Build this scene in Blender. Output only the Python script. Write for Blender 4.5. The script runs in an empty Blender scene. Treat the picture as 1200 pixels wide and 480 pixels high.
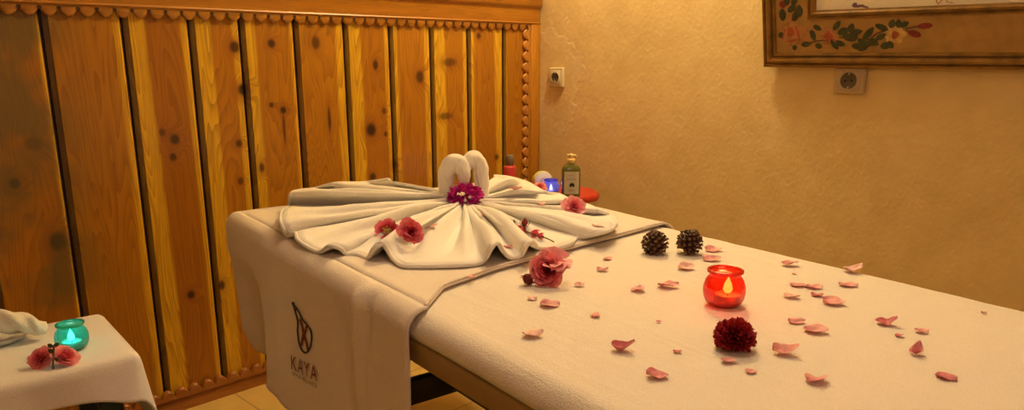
import bpy, math, random
from mathutils import Vector, Matrix, noise
from mathutils.bvhtree import BVHTree

random.seed(7)
scene = bpy.context.scene
COL = scene.collection
TOP = 0.68            # top of the covered bed
FLOOR_Z = 0.0
XW = 2.457            # plaster wall plane
YW = 2.251            # front of the timber trim on the panelled wall
BY = -0.148079        # bed rotation
NB = Vector((math.cos(BY), math.sin(BY), 0))     # across the bed, towards the plaster wall
BB = Vector((-math.sin(BY), math.cos(BY), 0))    # along the bed, towards its head
def bed(u, v, z): return NB * u + BB * v + Vector((0, 0, z))
def sm(a, b, x):
    t = max(0.0, min(1.0, (x - a) / (b - a))); return t * t * (3 - 2 * t)
def lerp(a, b, t): return a + (b - a) * t

# ------------------------------------------------------------------ materials
class NT:
    def __init__(s, name):
        s.m = bpy.data.materials.new(name); s.m.use_nodes = True
        s.t = s.m.node_tree; s.t.nodes.clear()
        s.out = s.n('ShaderNodeOutputMaterial')
    def n(s, typ, **kw):
        nd = s.t.nodes.new(typ)
        for k, v in kw.items(): setattr(nd, k, v)
        return nd
    def l(s, a, b): s.t.links.new(a, b)
    def sock(s, v, inp):
        if isinstance(v, bpy.types.NodeSocket): s.l(v, inp)
        else:
            if hasattr(inp.default_value, '__len__') and not hasattr(v, '__len__'): v = [v] * len(inp.default_value)
            if hasattr(v, '__len__') and len(inp.default_value) == 4 and len(v) == 3: v = (*v, 1)
            inp.default_value = v
    def math(s, op, a, b=0.0, c=0.0, clamp=False):
        nd = s.n('ShaderNodeMath', operation=op, use_clamp=clamp)
        s.sock(a, nd.inputs[0]); s.sock(b, nd.inputs[1]); s.sock(c, nd.inputs[2]); return nd.outputs[0]
    def vmath(s, op, a, b=(0, 0, 0)):
        nd = s.n('ShaderNodeVectorMath', operation=op)
        s.sock(a, nd.inputs[0])
        if op == 'SCALE': s.sock(b, nd.inputs['Scale'])
        else: s.sock(b, nd.inputs[1])
        return nd.outputs['Value'] if op in ('LENGTH', 'DOT_PRODUCT') else nd.outputs[0]
    def rng(s, v, a, b, c, d, smooth=False):
        nd = s.n('ShaderNodeMapRange'); nd.interpolation_type = 'SMOOTHSTEP' if smooth else 'LINEAR'
        s.sock(v, nd.inputs[0])
        for i, q in enumerate((a, b, c, d)): s.sock(q, nd.inputs[i + 1])
        return nd.outputs[0]
    def mix(s, f, a, b, blend='MIX'):
        nd = s.n('ShaderNodeMix', data_type='RGBA', blend_type=blend)
        s.sock(f, nd.inputs[0]); s.sock(a, nd.inputs[6]); s.sock(b, nd.inputs[7]); return nd.outputs[2]
    def noise(s, vec, scale, detail=3, rough=.5, dist=0, col=False):
        nd = s.n('ShaderNodeTexNoise')
        if vec is not None: s.l(vec, nd.inputs['Vector'])
        nd.inputs['Scale'].default_value = scale; nd.inputs['Detail'].default_value = detail
        nd.inputs['Roughness'].default_value = rough; nd.inputs['Distortion'].default_value = dist
        return nd.outputs['Color' if col else 'Fac']
    def coord(s, which='Object'): return s.n('ShaderNodeTexCoord').outputs[which]
    def attr(s, name): return s.n('ShaderNodeAttribute', attribute_name=name).outputs['Fac']
    def bump(s, h, strength, dist=.002):
        nd = s.n('ShaderNodeBump'); s.l(h, nd.inputs['Height'])
        nd.inputs['Strength'].default_value = strength; nd.inputs['Distance'].default_value = dist
        return nd.outputs[0]
    def bsdf(s, color, rough=.5, normal=None, **kw):
        b = s.n('ShaderNodeBsdfPrincipled')
        s.sock(color, b.inputs['Base Color']); s.sock(rough, b.inputs['Roughness'])
        if normal is not None: s.l(normal, b.inputs['Normal'])
        for k, v in kw.items(): s.sock(v, b.inputs[k.replace('_', ' ')])
        return b.outputs[0]
    def done(s, sh): s.l(sh, s.out.inputs[0]); return s.m

def plain(name, color, rough=.5, vary=.15, scale=40, bump=0, metallic=0.0, **kw):
    t = NT(name); c = t.coord()
    nz = t.noise(c, scale, 4)
    dark = tuple(x * (1 - vary) for x in color); lite = tuple(min(1, x * (1 + vary)) for x in color)
    colr = t.mix(t.rng(nz, .3, .7, 0, 1), dark, lite)
    nrm = t.bump(t.noise(c, scale * 6, 2), bump) if bump else None
    return t.done(t.bsdf(colr, rough, nrm, Metallic=metallic, **kw))

def terry(name, color, scale=520, strength=.55, fold=0.0):
    t = NT(name); c = t.coord()
    a = t.noise(c, scale, 2, .6); b = t.noise(c, 9, 3)
    cc = t.mix(t.rng(a, .3, .7, 0, 1), tuple(x * .90 for x in color), color)
    cc = t.mix(t.rng(b, .35, .7, 0, .22), cc, tuple(x * y for x, y in zip(color, (.93, .87, .80))))
    h = t.math('ADD', t.math('MULTIPLY', a, 1.0), t.math('MULTIPLY', t.noise(c, 60, 3), .6))
    if fold:
        cb = t.n('ShaderNodeCombineXYZ'); t.l(t.vmath('DOT_PRODUCT', c, tuple(NB * 38)), cb.inputs[0]); t.l(t.vmath('DOT_PRODUCT', c, tuple(BB * 4.5)), cb.inputs[1])
        h = t.math('ADD', h, t.math('MULTIPLY', t.noise(cb.outputs[0], 1.0, 2, .5, .5), fold))
    n = t.bump(h, strength, .0022)
    return t.done(t.bsdf(cc, .92, n, Sheen_Weight=.25, Sheen_Roughness=.5))

def thin_glass(name, color, glow=.25, gloss=.12, rough=.08):
    t = NT(name)
    lw = t.n('ShaderNodeLayerWeight'); lw.inputs[0].default_value = .35
    tr = t.n('ShaderNodeBsdfTransparent'); edge = t.mix(t.rng(lw.outputs['Facing'], .2, .9, 0, 1), color, tuple(x * x * .8 for x in color))
    t.l(edge, tr.inputs[0])
    tl = t.n('ShaderNodeBsdfTranslucent'); tl.inputs[0].default_value = (*color, 1)
    df = t.n('ShaderNodeBsdfDiffuse'); df.inputs[0].default_value = (*color, 1)
    gl = t.n('ShaderNodeBsdfGlossy'); gl.inputs['Roughness'].default_value = rough
    ad = t.n('ShaderNodeMixShader'); ad.inputs[0].default_value = .35; t.l(tl.outputs[0], ad.inputs[1]); t.l(df.outputs[0], ad.inputs[2])
    m1 = t.n('ShaderNodeMixShader'); m1.inputs[0].default_value = glow
    t.l(tr.outputs[0], m1.inputs[1]); t.l(ad.outputs[0], m1.inputs[2])
    m2 = t.n('ShaderNodeMixShader'); t.l(t.rng(lw.outputs['Facing'], .0, 1, .03, gloss * 3), m2.inputs[0])
    t.l(m1.outputs[0], m2.inputs[1]); t.l(gl.outputs[0], m2.inputs[2])
    return t.done(m2.outputs[0])

def emit(name, color, power):
    t = NT(name); e = t.n('ShaderNodeEmission'); e.inputs[0].default_value = (*color, 1); e.inputs[1].default_value = power
    m = t.done(e.outputs[0]); m.cycles.emission_sampling = 'NONE'; return m

def petal_mat(name, deep, mid, pale, rough=.55):
    """tone attribute: 0 deep heart .. 1 pale tip"""
    t = NT(name); c = t.coord(); a = t.attr('tone')
    a = t.math('ADD', a, t.rng(t.noise(c, 120, 3), .3, .7, -.18, .18))
    col = t.mix(t.rng(a, .0, .5, 0, 1), deep, mid); col = t.mix(t.rng(a, .5, 1, 0, 1), col, pale)
    n = t.bump(t.noise(c, 420, 3), .35, .001)
    b = t.bsdf(col, rough, n)
    tl = t.n('ShaderNodeBsdfTranslucent'); t.l(col, tl.inputs[0])
    m = t.n('ShaderNodeMixShader'); m.inputs[0].default_value = .25; t.l(b, m.inputs[1]); t.l(tl.outputs[0], m.inputs[2])
    return t.done(m.outputs[0])

KNOTS = [
    (0.5492, 0.5894, 0.0200, 0.0260, 1.00),
    (0.4705, 0.7574, 0.0130, 0.0140, 1.00),
    (0.5278, 0.8558, 0.0220, 0.0200, 0.60),
    (0.8878, 0.8390, 0.0140, 0.0160, 0.90),
    (0.8535, 0.8614, 0.0090, 0.0120, 0.70),
    (0.8774, 0.7873, 0.0100, 0.0120, 0.80),
    (1.0951, 1.1024, 0.0160, 0.0180, 0.90),
    (1.1111, 0.9745, 0.0170, 0.0190, 1.00),
    (1.0824, 0.8107, 0.0110, 0.0120, 0.80),
    (1.2170, 1.1136, 0.0130, 0.0140, 0.90),
    (1.2418, 0.9053, 0.0110, 0.0120, 0.95),
    (1.2014, 0.9235, 0.0080, 0.0090, 0.80),
    (1.2403, 0.8477, 0.0050, 0.0500, 0.70),
    (1.1527, 0.7283, 0.0090, 0.0160, 0.80),
    (1.3758, 1.1179, 0.0160, 0.0220, 0.75),
    (1.4108, 0.8652, 0.0060, 0.0450, 0.85),
    (1.6099, 1.0445, 0.0110, 0.0180, 0.90),
    (1.5798, 0.8189, 0.0210, 0.0240, 1.00),
    (1.6387, 0.8822, 0.0090, 0.0120, 0.70),
    (1.6422, 0.7992, 0.0070, 0.0090, 0.80),
    (1.5782, 0.6498, 0.0150, 0.0150, 0.80),
    (1.8076, 0.9993, 0.0180, 0.0240, 0.85),
    (1.9557, 1.0509, 0.0360, 0.0160, 0.65),
    (1.9285, 0.8477, 0.0340, 0.0140, 0.65),
    (2.1095, 1.1518, 0.0120, 0.0120, 0.85),
    (2.2053, 0.6620, 0.0110, 0.0130, 0.85),
    (1.6792, 0.6831, 0.0120, 0.0150, 0.80),
    (0.8872, 0.3616, 0.0120, 0.0130, 0.95),
    (0.9858, 0.3701, 0.0100, 0.0160, 0.90),
    (1.0774, 0.6929, 0.0100, 0.0120, 0.70),
    (0.7700, 0.9502, 0.0060, 0.0500, 0.25),
]
def wood_panel():
    t = NT('pine_panelling'); c = t.coord()
    plank = t.attr('plank'); pu = t.attr('across'); sl = t.attr('sap_left'); sr = t.attr('sap_right'); groove = t.attr('groove')
    sep = t.n('ShaderNodeSeparateXYZ'); t.l(c, sep.inputs[0]); X, Y, Z = sep.outputs
    kdark = kwarp = None
    for (kx, kz, rx, rz, w) in KNOTS:
        v = t.vmath('MULTIPLY', t.vmath('SUBTRACT', c, (kx, 0, kz)), (1 / rx, 0, 1 / rz))
        L = t.vmath('LENGTH', v)
        d = t.rng(L, .5, 1.35, w, 0, True); f = t.rng(L, .4, 3.6, w, 0, True)
        kdark = d if kdark is None else t.math('MAXIMUM', kdark, d)
        kwarp = f if kwarp is None else t.math('ADD', kwarp, f)
    cb = t.n('ShaderNodeCombineXYZ')
    t.l(t.math('ADD', t.math('MULTIPLY', X, 1.0), t.math('MULTIPLY', kwarp, .045)), cb.inputs[0])
    t.l(t.math('MULTIPLY', plank, 37.0), cb.inputs[1])
    t.l(t.math('MULTIPLY', Z, .09), cb.inputs[2])
    g = t.noise(cb.outputs[0], 8.5, 2, .45, .3)
    rings = t.math('FRACT', t.math('MULTIPLY', g, 30))
    rings = t.math('POWER', rings, 1.8)
    fine = t.noise(cb.outputs[0], 150, 3, .6)
    broad = t.noise(cb.outputs[0], 3.2, 3)
    # heartwood / sapwood
    wob = t.rng(t.noise(cb.outputs[0], 5, 2), .3, .7, -.07, .07)
    puw = t.math('ADD', pu, wob)
    sap = t.math('MAXIMUM', t.math('SUBTRACT', 1, t.rng(t.math('SUBTRACT', puw, sl), -.03, .05, 0, 1, True)),
                 t.rng(t.math('SUBTRACT', puw, t.math('SUBTRACT', 1, sr)), -.05, .03, 0, 1, True))
    heart = t.mix(t.rng(broad, .3, .7, 0, 1), (.33, .112, .003), (.47, .190, .006))
    heart = t.mix(t.rng(t.math('FRACT', t.math('MULTIPLY', plank, 7.31)), 0, 1, 0, .75), heart, (.46, .20, .006))
    sapc = t.mix(broad, (.66, .37, .013), (.76, .46, .022))
    col = t.mix(sap, heart, sapc)
    col = t.mix(t.math('MULTIPLY', rings, t.rng(fine, .2, .8, .3, .75)), col, (.20, .062, .004))
    col = t.mix(t.rng(fine, .45, .75, 0, .28), col, (.22, .08, .015))
    col = t.mix(t.rng(kwarp, .12, .9, 0, .5), col, (.25, .07, .010))
    col = t.mix(kdark, col, (.035, .010, .004))
    # dull grey weathering on the left-hand boards
    wl = t.math('MULTIPLY', t.rng(X, .72, .52, 0, 1, True), t.rng(t.noise(c, 5, 4),   .36, .58, 0, .75, True))
    col = t.mix(wl, col, (.11, .088, .032))
    col = t.mix(groove, col, (.030, .008, .003))
    n = t.bump(t.math('ADD', rings, t.math('MULTIPLY', fine, .7)), .12, .001)
    return t.done(t.bsdf(col, t.rng(fine, .2, .8, .30, .42), n, Coat_Weight=.25, Coat_Roughness=.25))

def wood_trim(name, ca, cb_, axis=0):
    t = NT(name); c = t.coord()
    mp = t.n('ShaderNodeMapping'); t.l(c, mp.inputs[0])
    s = [14, 14, 14]; s[axis] = .9; mp.inputs['Scale'].default_value = s
    g = t.noise(mp.outputs[0], 1.6, 4, .5, .4); f = t.noise(mp.outputs[0], 14, 3, .6)
    r = t.math('POWER', t.math('FRACT', t.math('MULTIPLY', g, 9)), 2)
    col = t.mix(t.rng(g, .35, .65, 0, 1), ca, cb_)
    col = t.mix(t.math('MULTIPLY', r, .35), col, tuple(x * .45 for x in ca))
    col = t.mix(t.rng(f, .5, .8, 0, .3), col, tuple(x * .5 for x in ca))
    return t.done(t.bsdf(col, .36, t.bump(f, .1, .001), Coat_Weight=.2, Coat_Roughness=.3))

def plaster():
    t = NT('rough_plaster'); c = t.coord()
    mp = t.n('ShaderNodeMapping'); t.l(c, mp.inputs[0]); mp.inputs['Scale'].default_value = (1, 1, .7)
    a = t.noise(mp.outputs[0], 42, 4, .6, .8); b = t.noise(c, 9, 4, .55); d = t.noise(c, 220, 3)
    vo = t.n('ShaderNodeTexVoronoi'); t.l(mp.outputs[0], vo.inputs['Vector']); vo.inputs['Scale'].default_value = 70
    h = t.math('ADD', t.math('MULTIPLY', a, 1.0), t.math('ADD', t.math('MULTIPLY', b, 1.4), t.math('MULTIPLY', d, .25)))
    h = t.math('ADD', h, t.math('MULTIPLY', vo.outputs['Distance'], .35))
    # flaked patch round the corner socket
    L = t.vmath('LENGTH', t.vmath('MULTIPLY', t.vmath('SUBTRACT', c, (2.457, 2.16, .98)), (1, 6.5, 4.2)))
    L = t.math('ADD', L, t.rng(t.noise(c, 14, 4), .2, .8, -.5, .5))
    patch = t.rng(L, .80, .96, 1, 0, True); rim = t.math('MULTIPLY', patch, t.rng(L, .55, .95, 0, 1))
    h = t.math('ADD', h, t.math('MULTIPLY', patch, .6))
    col = t.mix(t.rng(b, .3, .7, 0, 1), (.72, .54, .25), (.80, .62, .31))
    col = t.mix(t.math('MULTIPLY', rim, .35), col, (.85, .76, .58))
    return t.done(t.bsdf(col, .85, t.bump(h, .42, .0035)))

def tiles():
    t = NT('floor_tile'); c = t.coord()
    br = t.n('ShaderNodeTexBrick'); t.l(c, br.inputs['Vector']); br.offset = 0
    br.inputs['Scale'].default_value = 1; br.inputs['Brick Width'].default_value = .33; br.inputs['Row Height'].default_value = .33
    br.inputs['Mortar Size'].default_value = .003
    br.inputs['Color1'].default_value = (.66, .46, .14, 1); br.inputs['Color2'].default_value = (.70, .49, .16, 1); br.inputs['Mortar'].default_value = (.36, .24, .10, 1)
    col = t.mix(t.rng(t.noise(c, 14, 5, .6), .3, .7, 0, .45), br.outputs['Color'], (.50, .34, .13))
    return t.done(t.bsdf(col, .4, t.bump(br.outputs['Fac'], -.3, .002)))

M = {}
M['panel'] = wood_panel()
M['trim_x'] = wood_trim('pine_trim', (.36, .135, .008), (.49, .205, .014), 0)
M['trim_z'] = wood_trim('pine_casing', (.37, .14, .008), (.49, .205, .014), 2)
M['scallop'] = wood_trim('scallop_moulding', (.40, .155, .014), (.50, .22, .022), 0)
M['base'] = wood_trim('baseboard_wood', (.30, .105, .02), (.40, .15, .03), 0)
M['dark_gap'] = plain('dark_stain', (.03, .010, .005), .6)
M['plaster'] = plaster()
M['plain_wall'] = plain('painted_wall', (.66, .54, .36), .9, .06, 8, .2)
M['ceiling'] = plain('ceiling_paint', (.70, .62, .48), .9, .05, 6)
M['tile'] = tiles()
M['sheet'] = terry('bed_cover_terry', (.82, .745, .64), 360, .75, 1.7)
M['towel'] = terry('white_terry', (.87, .83, .77), 420, .7)
M['drape'] = terry('overlay_terry', (.80, .70, .60), 420, .65)
M['cloth'] = terry('table_cloth', (.78, .735, .74), 480, .4)
M['hem'] = plain('hem_stitch', (.70, .60, .50), .9, .15, 200)
M['vinyl'] = plain('ochre_vinyl', (.32, .20, .065), .5, .12, 20)
M['black'] = plain('black_steel', (.012, .011, .010), .45, .2, 30)
M['green_paint'] = plain('dark_green_paint', (.012, .035, .026), .45, .25, 30)
M['red_glass'] = thin_glass('red_glass', (.84, .040, .014), .15)
M['teal_glass'] = thin_glass('teal_glass', (.04, .62, .46), .22)
M['blue_glass'] = thin_glass('blue_glass', (.24, .26, .85), .30)
M['wax'] = plain('candle_wax', (.85, .78, .6), .5, .05, 60, Subsurface_Weight=.2, Emission_Color=(1, .5, .12), Emission_Strength=2.5)  # the flame's glow is put into the wax as emission
M['wax_white'] = plain('pale_candle_wax', (.85, .85, .85), .5, .05, 60, Emission_Color=(.8, .95, 1), Emission_Strength=1.0)  # emission makes this wax look lit through by its flame
for k in ('wax', 'wax_white'): M[k].cycles.emission_sampling = 'NONE'
M['wick'] = plain('burnt_wick', (.01, .008, .006), .9)
M['tin'] = plain('tealight_tin', (.6, .58, .55), .35, .1, 40, 0, .8)
M['flame'] = emit('warm_flame', (1, .66, .22), 24)
M['flame_teal'] = emit('white_flame', (.75, 1, .92), 8)
M['flame_blue'] = emit('pale_flame', (.85, .9, 1), 9)
M['rose'] = petal_mat('rose_pink', (.48, .018, .050), (.78, .105, .16), (.90, .34, .37))
M['rose_deep'] = petal_mat('rose_crimson', (.30, .008, .03), (.66, .045, .09), (.86, .22, .26))
M['rose_pale'] = petal_mat('rose_light', (.66, .05, .10), (.85, .19, .24), (.93, .46, .47))
M['petal'] = petal_mat('loose_petal', (.70, .20, .21), (.88, .45, .43), (.94, .64, .59))
M['petal_pale'] = petal_mat('loose_pale_petal', (.80, .42, .38), (.92, .62, .55), (.95, .76, .68))
M['petal_dark'] = petal_mat('loose_dark_petal', (.52, .09, .12), (.76, .24, .27), (.88, .45, .44))
M['magenta'] = petal_mat('bougainvillea_bract', (.34, .004, .15), (.58, .012, .30), (.78, .07, .44))
M['carnation'] = petal_mat('carnation_red', (.10, .003, .006), (.30, .008, .014), (.46, .02, .03))
M['bud'] = petal_mat('dark_bud', (.10, .008, .010), (.24, .02, .025), (.38, .06, .06))
M['stem'] = plain('brown_stem', (.10, .055, .02), .7, .3, 80)
M['green_stem'] = plain('olive_stem', (.07, .085, .025), .7, .3, 80)
M['stamen'] = plain('yellow_stamen', (.75, .52, .12), .7, .2, 90)
M['cone'] = plain('pine_cone_scale', (.075, .028, .010), .55, .45, 160, .3)
M['cone_tip'] = plain('pine_cone_tip', (.16, .065, .022), .6, .35, 160, .3)
M['plate'] = plain('white_ceramic', (.72, .72, .74), .3, .04, 20)
M['lacquer'] = plain('red_lacquer', (.50, .035, .016), .35, .15, 20)
M['stool_leg'] = plain('dark_stool_wood', (.06, .025, .012), .5, .2, 20)
M['bottle'] = plain('olive_bottle', (.16, .155, .03), .12, .12, 12, 0, 0, Coat_Weight=.5)
M['label'] = plain('pale_label', (.70, .68, .60), .6, .08, 30)
M['ink'] = plain('dark_ink', (.03, .03, .025), .6)
M['pump'] = plain('cream_pump', (.78, .58, .24), .4, .06, 30)
M['pink_liquid'] = plain('rose_red_bottle', (.60, .06, .05), .15, .12, 20, 0, 0, Coat_Weight=.5)
M['grey_cap'] = plain('grey_cap', (.20, .17, .12), .35, .15, 30)
M['white_plastic'] = plain('white_plastic', (.78, .76, .72), .45, .04, 20)
M['lime_rim'] = plain('lime_rim', (.72, .70, .22), .45, .1, 20)
M['ivory'] = plain('ivory_plastic', (.70, .60, .38), .4, .05, 20)
M['ivory_shaded'] = plain('shaded_ivory_plastic', (.52, .40, .26), .45, .06, 20)  # ivory darkened, the shade below the frame put into its colour
M['socket_hole'] = plain('socket_recess', (.10, .08, .06), .5)
M['gold'] = plain('antique_gold_moulding', (.27, .145, .030), .38, .35, 26, .15, .15)
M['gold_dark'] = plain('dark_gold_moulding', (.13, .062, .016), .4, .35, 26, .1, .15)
M['band'] = plain('ochre_frame_band', (.42, .25, .075), .55, .16, 22, .1)
M['paint_rose'] = plain('painted_rose_pink', (.44, .22, .085), .6, .3, 60)
M['paint_rose_in'] = plain('painted_rose_heart', (.40, .09, .045), .6, .3, 60)
M['paint_yellow'] = plain('painted_yellow', (.58, .38, .13), .6, .3, 60)
M['paint_leaf'] = plain('painted_leaf_green', (.055, .068, .028), .6, .35, 60)
M['paint_red'] = plain('painted_bud_red', (.26, .035, .03), .6, .3, 60)
M['paint_stem'] = plain('painted_stem_brown', (.12, .06, .025), .6, .3, 60)
M['thread_dark'] = plain('dark_thread', (.050, .045, .032), .8, .2, 200)
M['thread_brown'] = plain('brown_thread', (.20, .055, .016), .8, .2, 200)
def canvas():
    t = NT('painted_canvas'); c = t.coord()
    a = t.noise(c, 16, 5, .6, 1.2); b = t.noise(c, 30, 4, .6, 2)
    col = t.mix(t.rng(a, .35, .7, 0, 1), (.97, .93, .77), (.98, .95, .86))
    col = t.mix(t.rng(b, .60, .70, 0, .35), col, (.62, .42, .40))
    return t.done(t.bsdf(col, .6, t.bump(a, .1)))
M['canvas'] = canvas()
M['stroke_violet'] = plain('violet_brushstroke', (.22, .12, .20), .6, .3, 60)
M['stroke_red'] = plain('red_brushstroke', (.55, .16, .10), .6, .3, 60)

# ------------------------------------------------------------------ mesh helpers
class MB:
    def __init__(s): s.v = []; s.f = []; s.mi = []; s.tone = []
    def add(s, vs, fs, mi=0, tone=None):
        o = len(s.v); s.v += [Vector(v) for v in vs]; s.f += [[i + o for i in f] for f in fs]; s.mi += [mi] * len(fs)
        s.tone += list(tone) if tone is not None else [0.5] * len(vs); return s
    def xf(s, m): s.v = [m @ v for v in s.v]; return s
    def merge(s, o): return s.add(o.v, o.f, 0, o.tone)
    def grid(s, P, cu=False, cv=False, tone=None, mi=0):
        R = len(P); C = len(P[0]); fs = []
        for i in range(R if cu else R - 1):
            for j in range(C if cv else C - 1):
                fs.append([i * C + j, i * C + (j + 1) % C, ((i + 1) % R) * C + (j + 1) % C, ((i + 1) % R) * C + j])
        tn = [x for r in tone for x in r] if tone else None
        return s.add([p for r in P for p in r], fs, mi, tn)
    def box(s, a, b, bev=0.0, mi=0):
        x0, y0, z0 = a; x1, y1, z1 = b; e = bev
        if not e:
            vs = [(x, y, z) for z in (z0, z1) for y in (y0, y1) for x in (x0, x1)]
            return s.add(vs, [[0, 2, 3, 1], [4, 5, 7, 6], [0, 1, 5, 4], [2, 6, 7, 3], [0, 4, 6, 2], [1, 3, 7, 5]], mi)
        def ring(z, i): return [(x0 + i, y0 + e, z), (x0 + e, y0 + i, z), (x1 - e, y0 + i, z), (x1 - i, y0 + e, z), (x1 - i, y1 - e, z), (x1 - e, y1 - i, z), (x0 + e, y1 - i, z), (x0 + i, y1 - e, z)]
        P = [ring(z0, e * .7), ring(z0 + e, 0), ring(z1 - e, 0), ring(z1, e * .7)]
        o = len(s.v); s.grid(P, cv=True, mi=mi)
        s.f += [[o + k for k in range(7, -1, -1)], [o + 24 + k for k in range(8)]]; s.mi += [mi, mi]; return s
    def lathe(s, prof, n=28, mi=0, m=None, tone=None):
        P = [[Vector((r * math.cos(2 * math.pi * k / n), r * math.sin(2 * math.pi * k / n), z)) for k in range(n)] for r, z in prof]
        if m is not None: P = [[m @ p for p in r] for r in P]
        return s.grid(P, cv=True, mi=mi, tone=[[tone] * n for _ in P] if tone is not None else None)
    def tube(s, pts, rad, n=10, mi=0, tone=None, wob=0.0, seed=0, cap=True):
        pts = [Vector(p) for p in pts]; N = len(pts)
        if not hasattr(rad, '__len__'): rad = [rad] * N
        T = [(pts[min(i + 1, N - 1)] - pts[max(i - 1, 0)]).normalized() for i in range(N)]
        ref = Vector((0, 0, 1)) if abs(T[0].z) < .9 else Vector((1, 0, 0))
        a = T[0].cross(ref).normalized(); P = []; 
        seq = list(range(N))
        for i in seq:
            a = (a - T[i] * a.dot(T[i])).normalized(); b = T[i].cross(a)
            row = []
            for k in range(n):
                th = 2 * math.pi * k / n; r = rad[i]
                if wob: r *= 1 + wob * noise.noise(Vector((math.cos(th) * 1.3, math.sin(th) * 1.3, i * .22 + seed * 9.1)))
                row.append(pts[i] + (a * math.cos(th) + b * math.sin(th)) * r)
            P.append(row)
        if cap:
            def capr(i, d): return [[pts[i] + d * rad[i] * math.sin(q) + (P[i][k] - pts[i]) * math.cos(q) for k in range(n)] for q in (.5, 1.0, 1.4)] + [[pts[i] + d * rad[i]] * n]
            P = list(reversed(capr(0, -T[0]))) + P + capr(N - 1, T[-1])
        return s.grid(P, cv=True, mi=mi, tone=[[tone] * n for _ in P] if tone is not None else None)
    def build(s, name, mat, parent=None, smooth=True, loc=None):
        me = bpy.data.meshes.new(name); me.from_pydata([tuple(v) for v in s.v], [], s.f); me.validate(); me.update()
        mats = mat if isinstance(mat, (list, tuple)) else [mat]
        for m in mats: me.materials.append(m)
        if len(mats) > 1 and len(s.mi) == len(me.polygons):
            me.polygons.foreach_set('material_index', s.mi)
        if len(s.tone) == len(me.vertices):
            at = me.attributes.new('tone', 'FLOAT', 'POINT'); at.data.foreach_set('value', [float(x) for x in s.tone])
        me.polygons.foreach_set('use_smooth', [smooth] * len(me.polygons))
        o = bpy.data.objects.new(name, me); COL.objects.link(o)
        if parent is not None: o.parent = parent
        if loc is not None: o.location = loc
        return o
def shade_angle(o, ang=40):
    me = o.data
    import bmesh
    bm = bmesh.new(); bm.from_mesh(me); bmesh.ops.remove_doubles(bm, verts=bm.verts, dist=1e-5); bmesh.ops.recalc_face_normals(bm, faces=bm.faces)
    for e in bm.edges:
        if len(e.link_faces) == 2 and e.calc_face_angle(0) > math.radians(ang): e.smooth = False
    bm.to_mesh(me); bm.free(); return o
def clean(o, dist=1e-5):
    import bmesh
    bm = bmesh.new(); bm.from_mesh(o.data); bmesh.ops.remove_doubles(bm, verts=bm.verts, dist=dist); bmesh.ops.recalc_face_normals(bm, faces=bm.faces); bm.to_mesh(o.data); bm.free(); return o
def tag(o, label=None, cat=None, group=None, kind=None):
    if label: o['label'] = label
    if cat: o['category'] = cat
    if group: o['group'] = group
    if kind: o['kind'] = kind
    return o
def thing(name, label, cat, loc=(0, 0, 0), rot=(0, 0, 0), group=None):
    e = bpy.data.objects.new(name, None); COL.objects.link(e); e.location = loc; e.rotation_euler = rot; e.empty_display_size = .03
    return tag(e, label, cat, group)
def struct(o): o['kind'] = 'structure'; return o
def crom(P, sub, closed=False):
    P = [Vector(p) for p in P]; out = []; N = len(P)
    for i in range(N - 1):
        a = P[max(i - 1, 0)]; b = P[i]; c = P[i + 1]; d = P[min(i + 2, N - 1)]
        for k in range(sub):
            t = k / sub; out.append(.5 * ((2 * b) + (c - a) * t + (2 * a - 5 * b + 4 * c - d) * t * t + (3 * b - a - 3 * c + d) * t ** 3))
    out.append(P[-1]); return out
def solid(o, th, off=0.0, sub=0):
    m = o.modifiers.new('thickness', 'SOLIDIFY'); m.thickness = th; m.offset = off
    if sub:
        q = o.modifiers.new('round', 'SUBSURF'); q.levels = sub; q.render_levels = sub
    return o
# ------------------------------------------------------------------ the room
RX0, RY0, CEIL = -1.5, -1.7, 2.55
struct(MB().add([(RX0, RY0, 0), (XW + .01, RY0, 0), (XW + .01, YW + .04, 0), (RX0, YW + .04, 0)], [[0, 1, 2, 3]]).build('floor', M['tile'], smooth=False))
struct(MB().add([(RX0, RY0, CEIL), (XW + .01, RY0, CEIL), (XW + .01, YW + .04, CEIL), (RX0, YW + .04, CEIL)], [[3, 2, 1, 0]]).build('ceiling', M['ceiling'], smooth=False))
# plaster wall, gently uneven
P = []
NY, NZ = 80, 60
for j in range(NZ + 1):
    row = []
    for i in range(NY + 1):
        y = lerp(RY0, YW + .02, i / NY); z = lerp(0, CEIL, j / NZ)
        row.append((XW + .004 * noise.noise(Vector((y * 2.2, z * 2.2, 3))) + .004, y, z))
    P.append(row)
struct(MB().grid(P).build('wall_right', M['plaster']))
struct(MB().add([(RX0, RY0, 0), (RX0, YW + .04, 0), (RX0, YW + .04, CEIL), (RX0, RY0, CEIL)], [[0, 1, 2, 3]]).build('wall_left', M['plain_wall'], smooth=False))
struct(MB().add([(RX0, RY0, 0), (XW + .01, RY0, 0), (XW + .01, RY0, CEIL), (RX0, RY0, CEIL)], [[3, 2, 1, 0]]).build('wall_front', M['plain_wall'], smooth=False))

# panelled wall: upright pine boards with dark gaps, one surface
gaps = [-1.36, -1.17, -.985, -.79, -.60, -.40, -.205, 0.0, .195, .388, .5825, .7782, .9613, 1.1162, 1.2996, 1.4867, 1.6753, 1.8628, 2.0504, 2.2458, 2.43]
saps = {10: (.0, .07), 11: (.0, .09), 12: (.32, .08), 13: (.36, .10), 14: (.16, .10), 15: (.03, .12), 16: (.30, .05), 17: (.10, .22), 18: (.30, .14), 19: (.16, .20), 9: (0, .16)}
vs, fs = [], []; att = {k: [] for k in ('plank', 'across', 'sap_left', 'sap_right', 'groove')}
YF, YB = YW + .010, YW + .026
def quad(xa, ya, xb, yb, vals):
    o = len(vs)
    vs.extend([(xa, ya, 0), (xb, yb, 0), (xb, yb, 1.22), (xa, ya, 1.22)]); fs.append([o, o + 1, o + 2, o + 3])
    for k in att:
        a, b = vals[k]; att[k] += [a, b, b, a]
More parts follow.
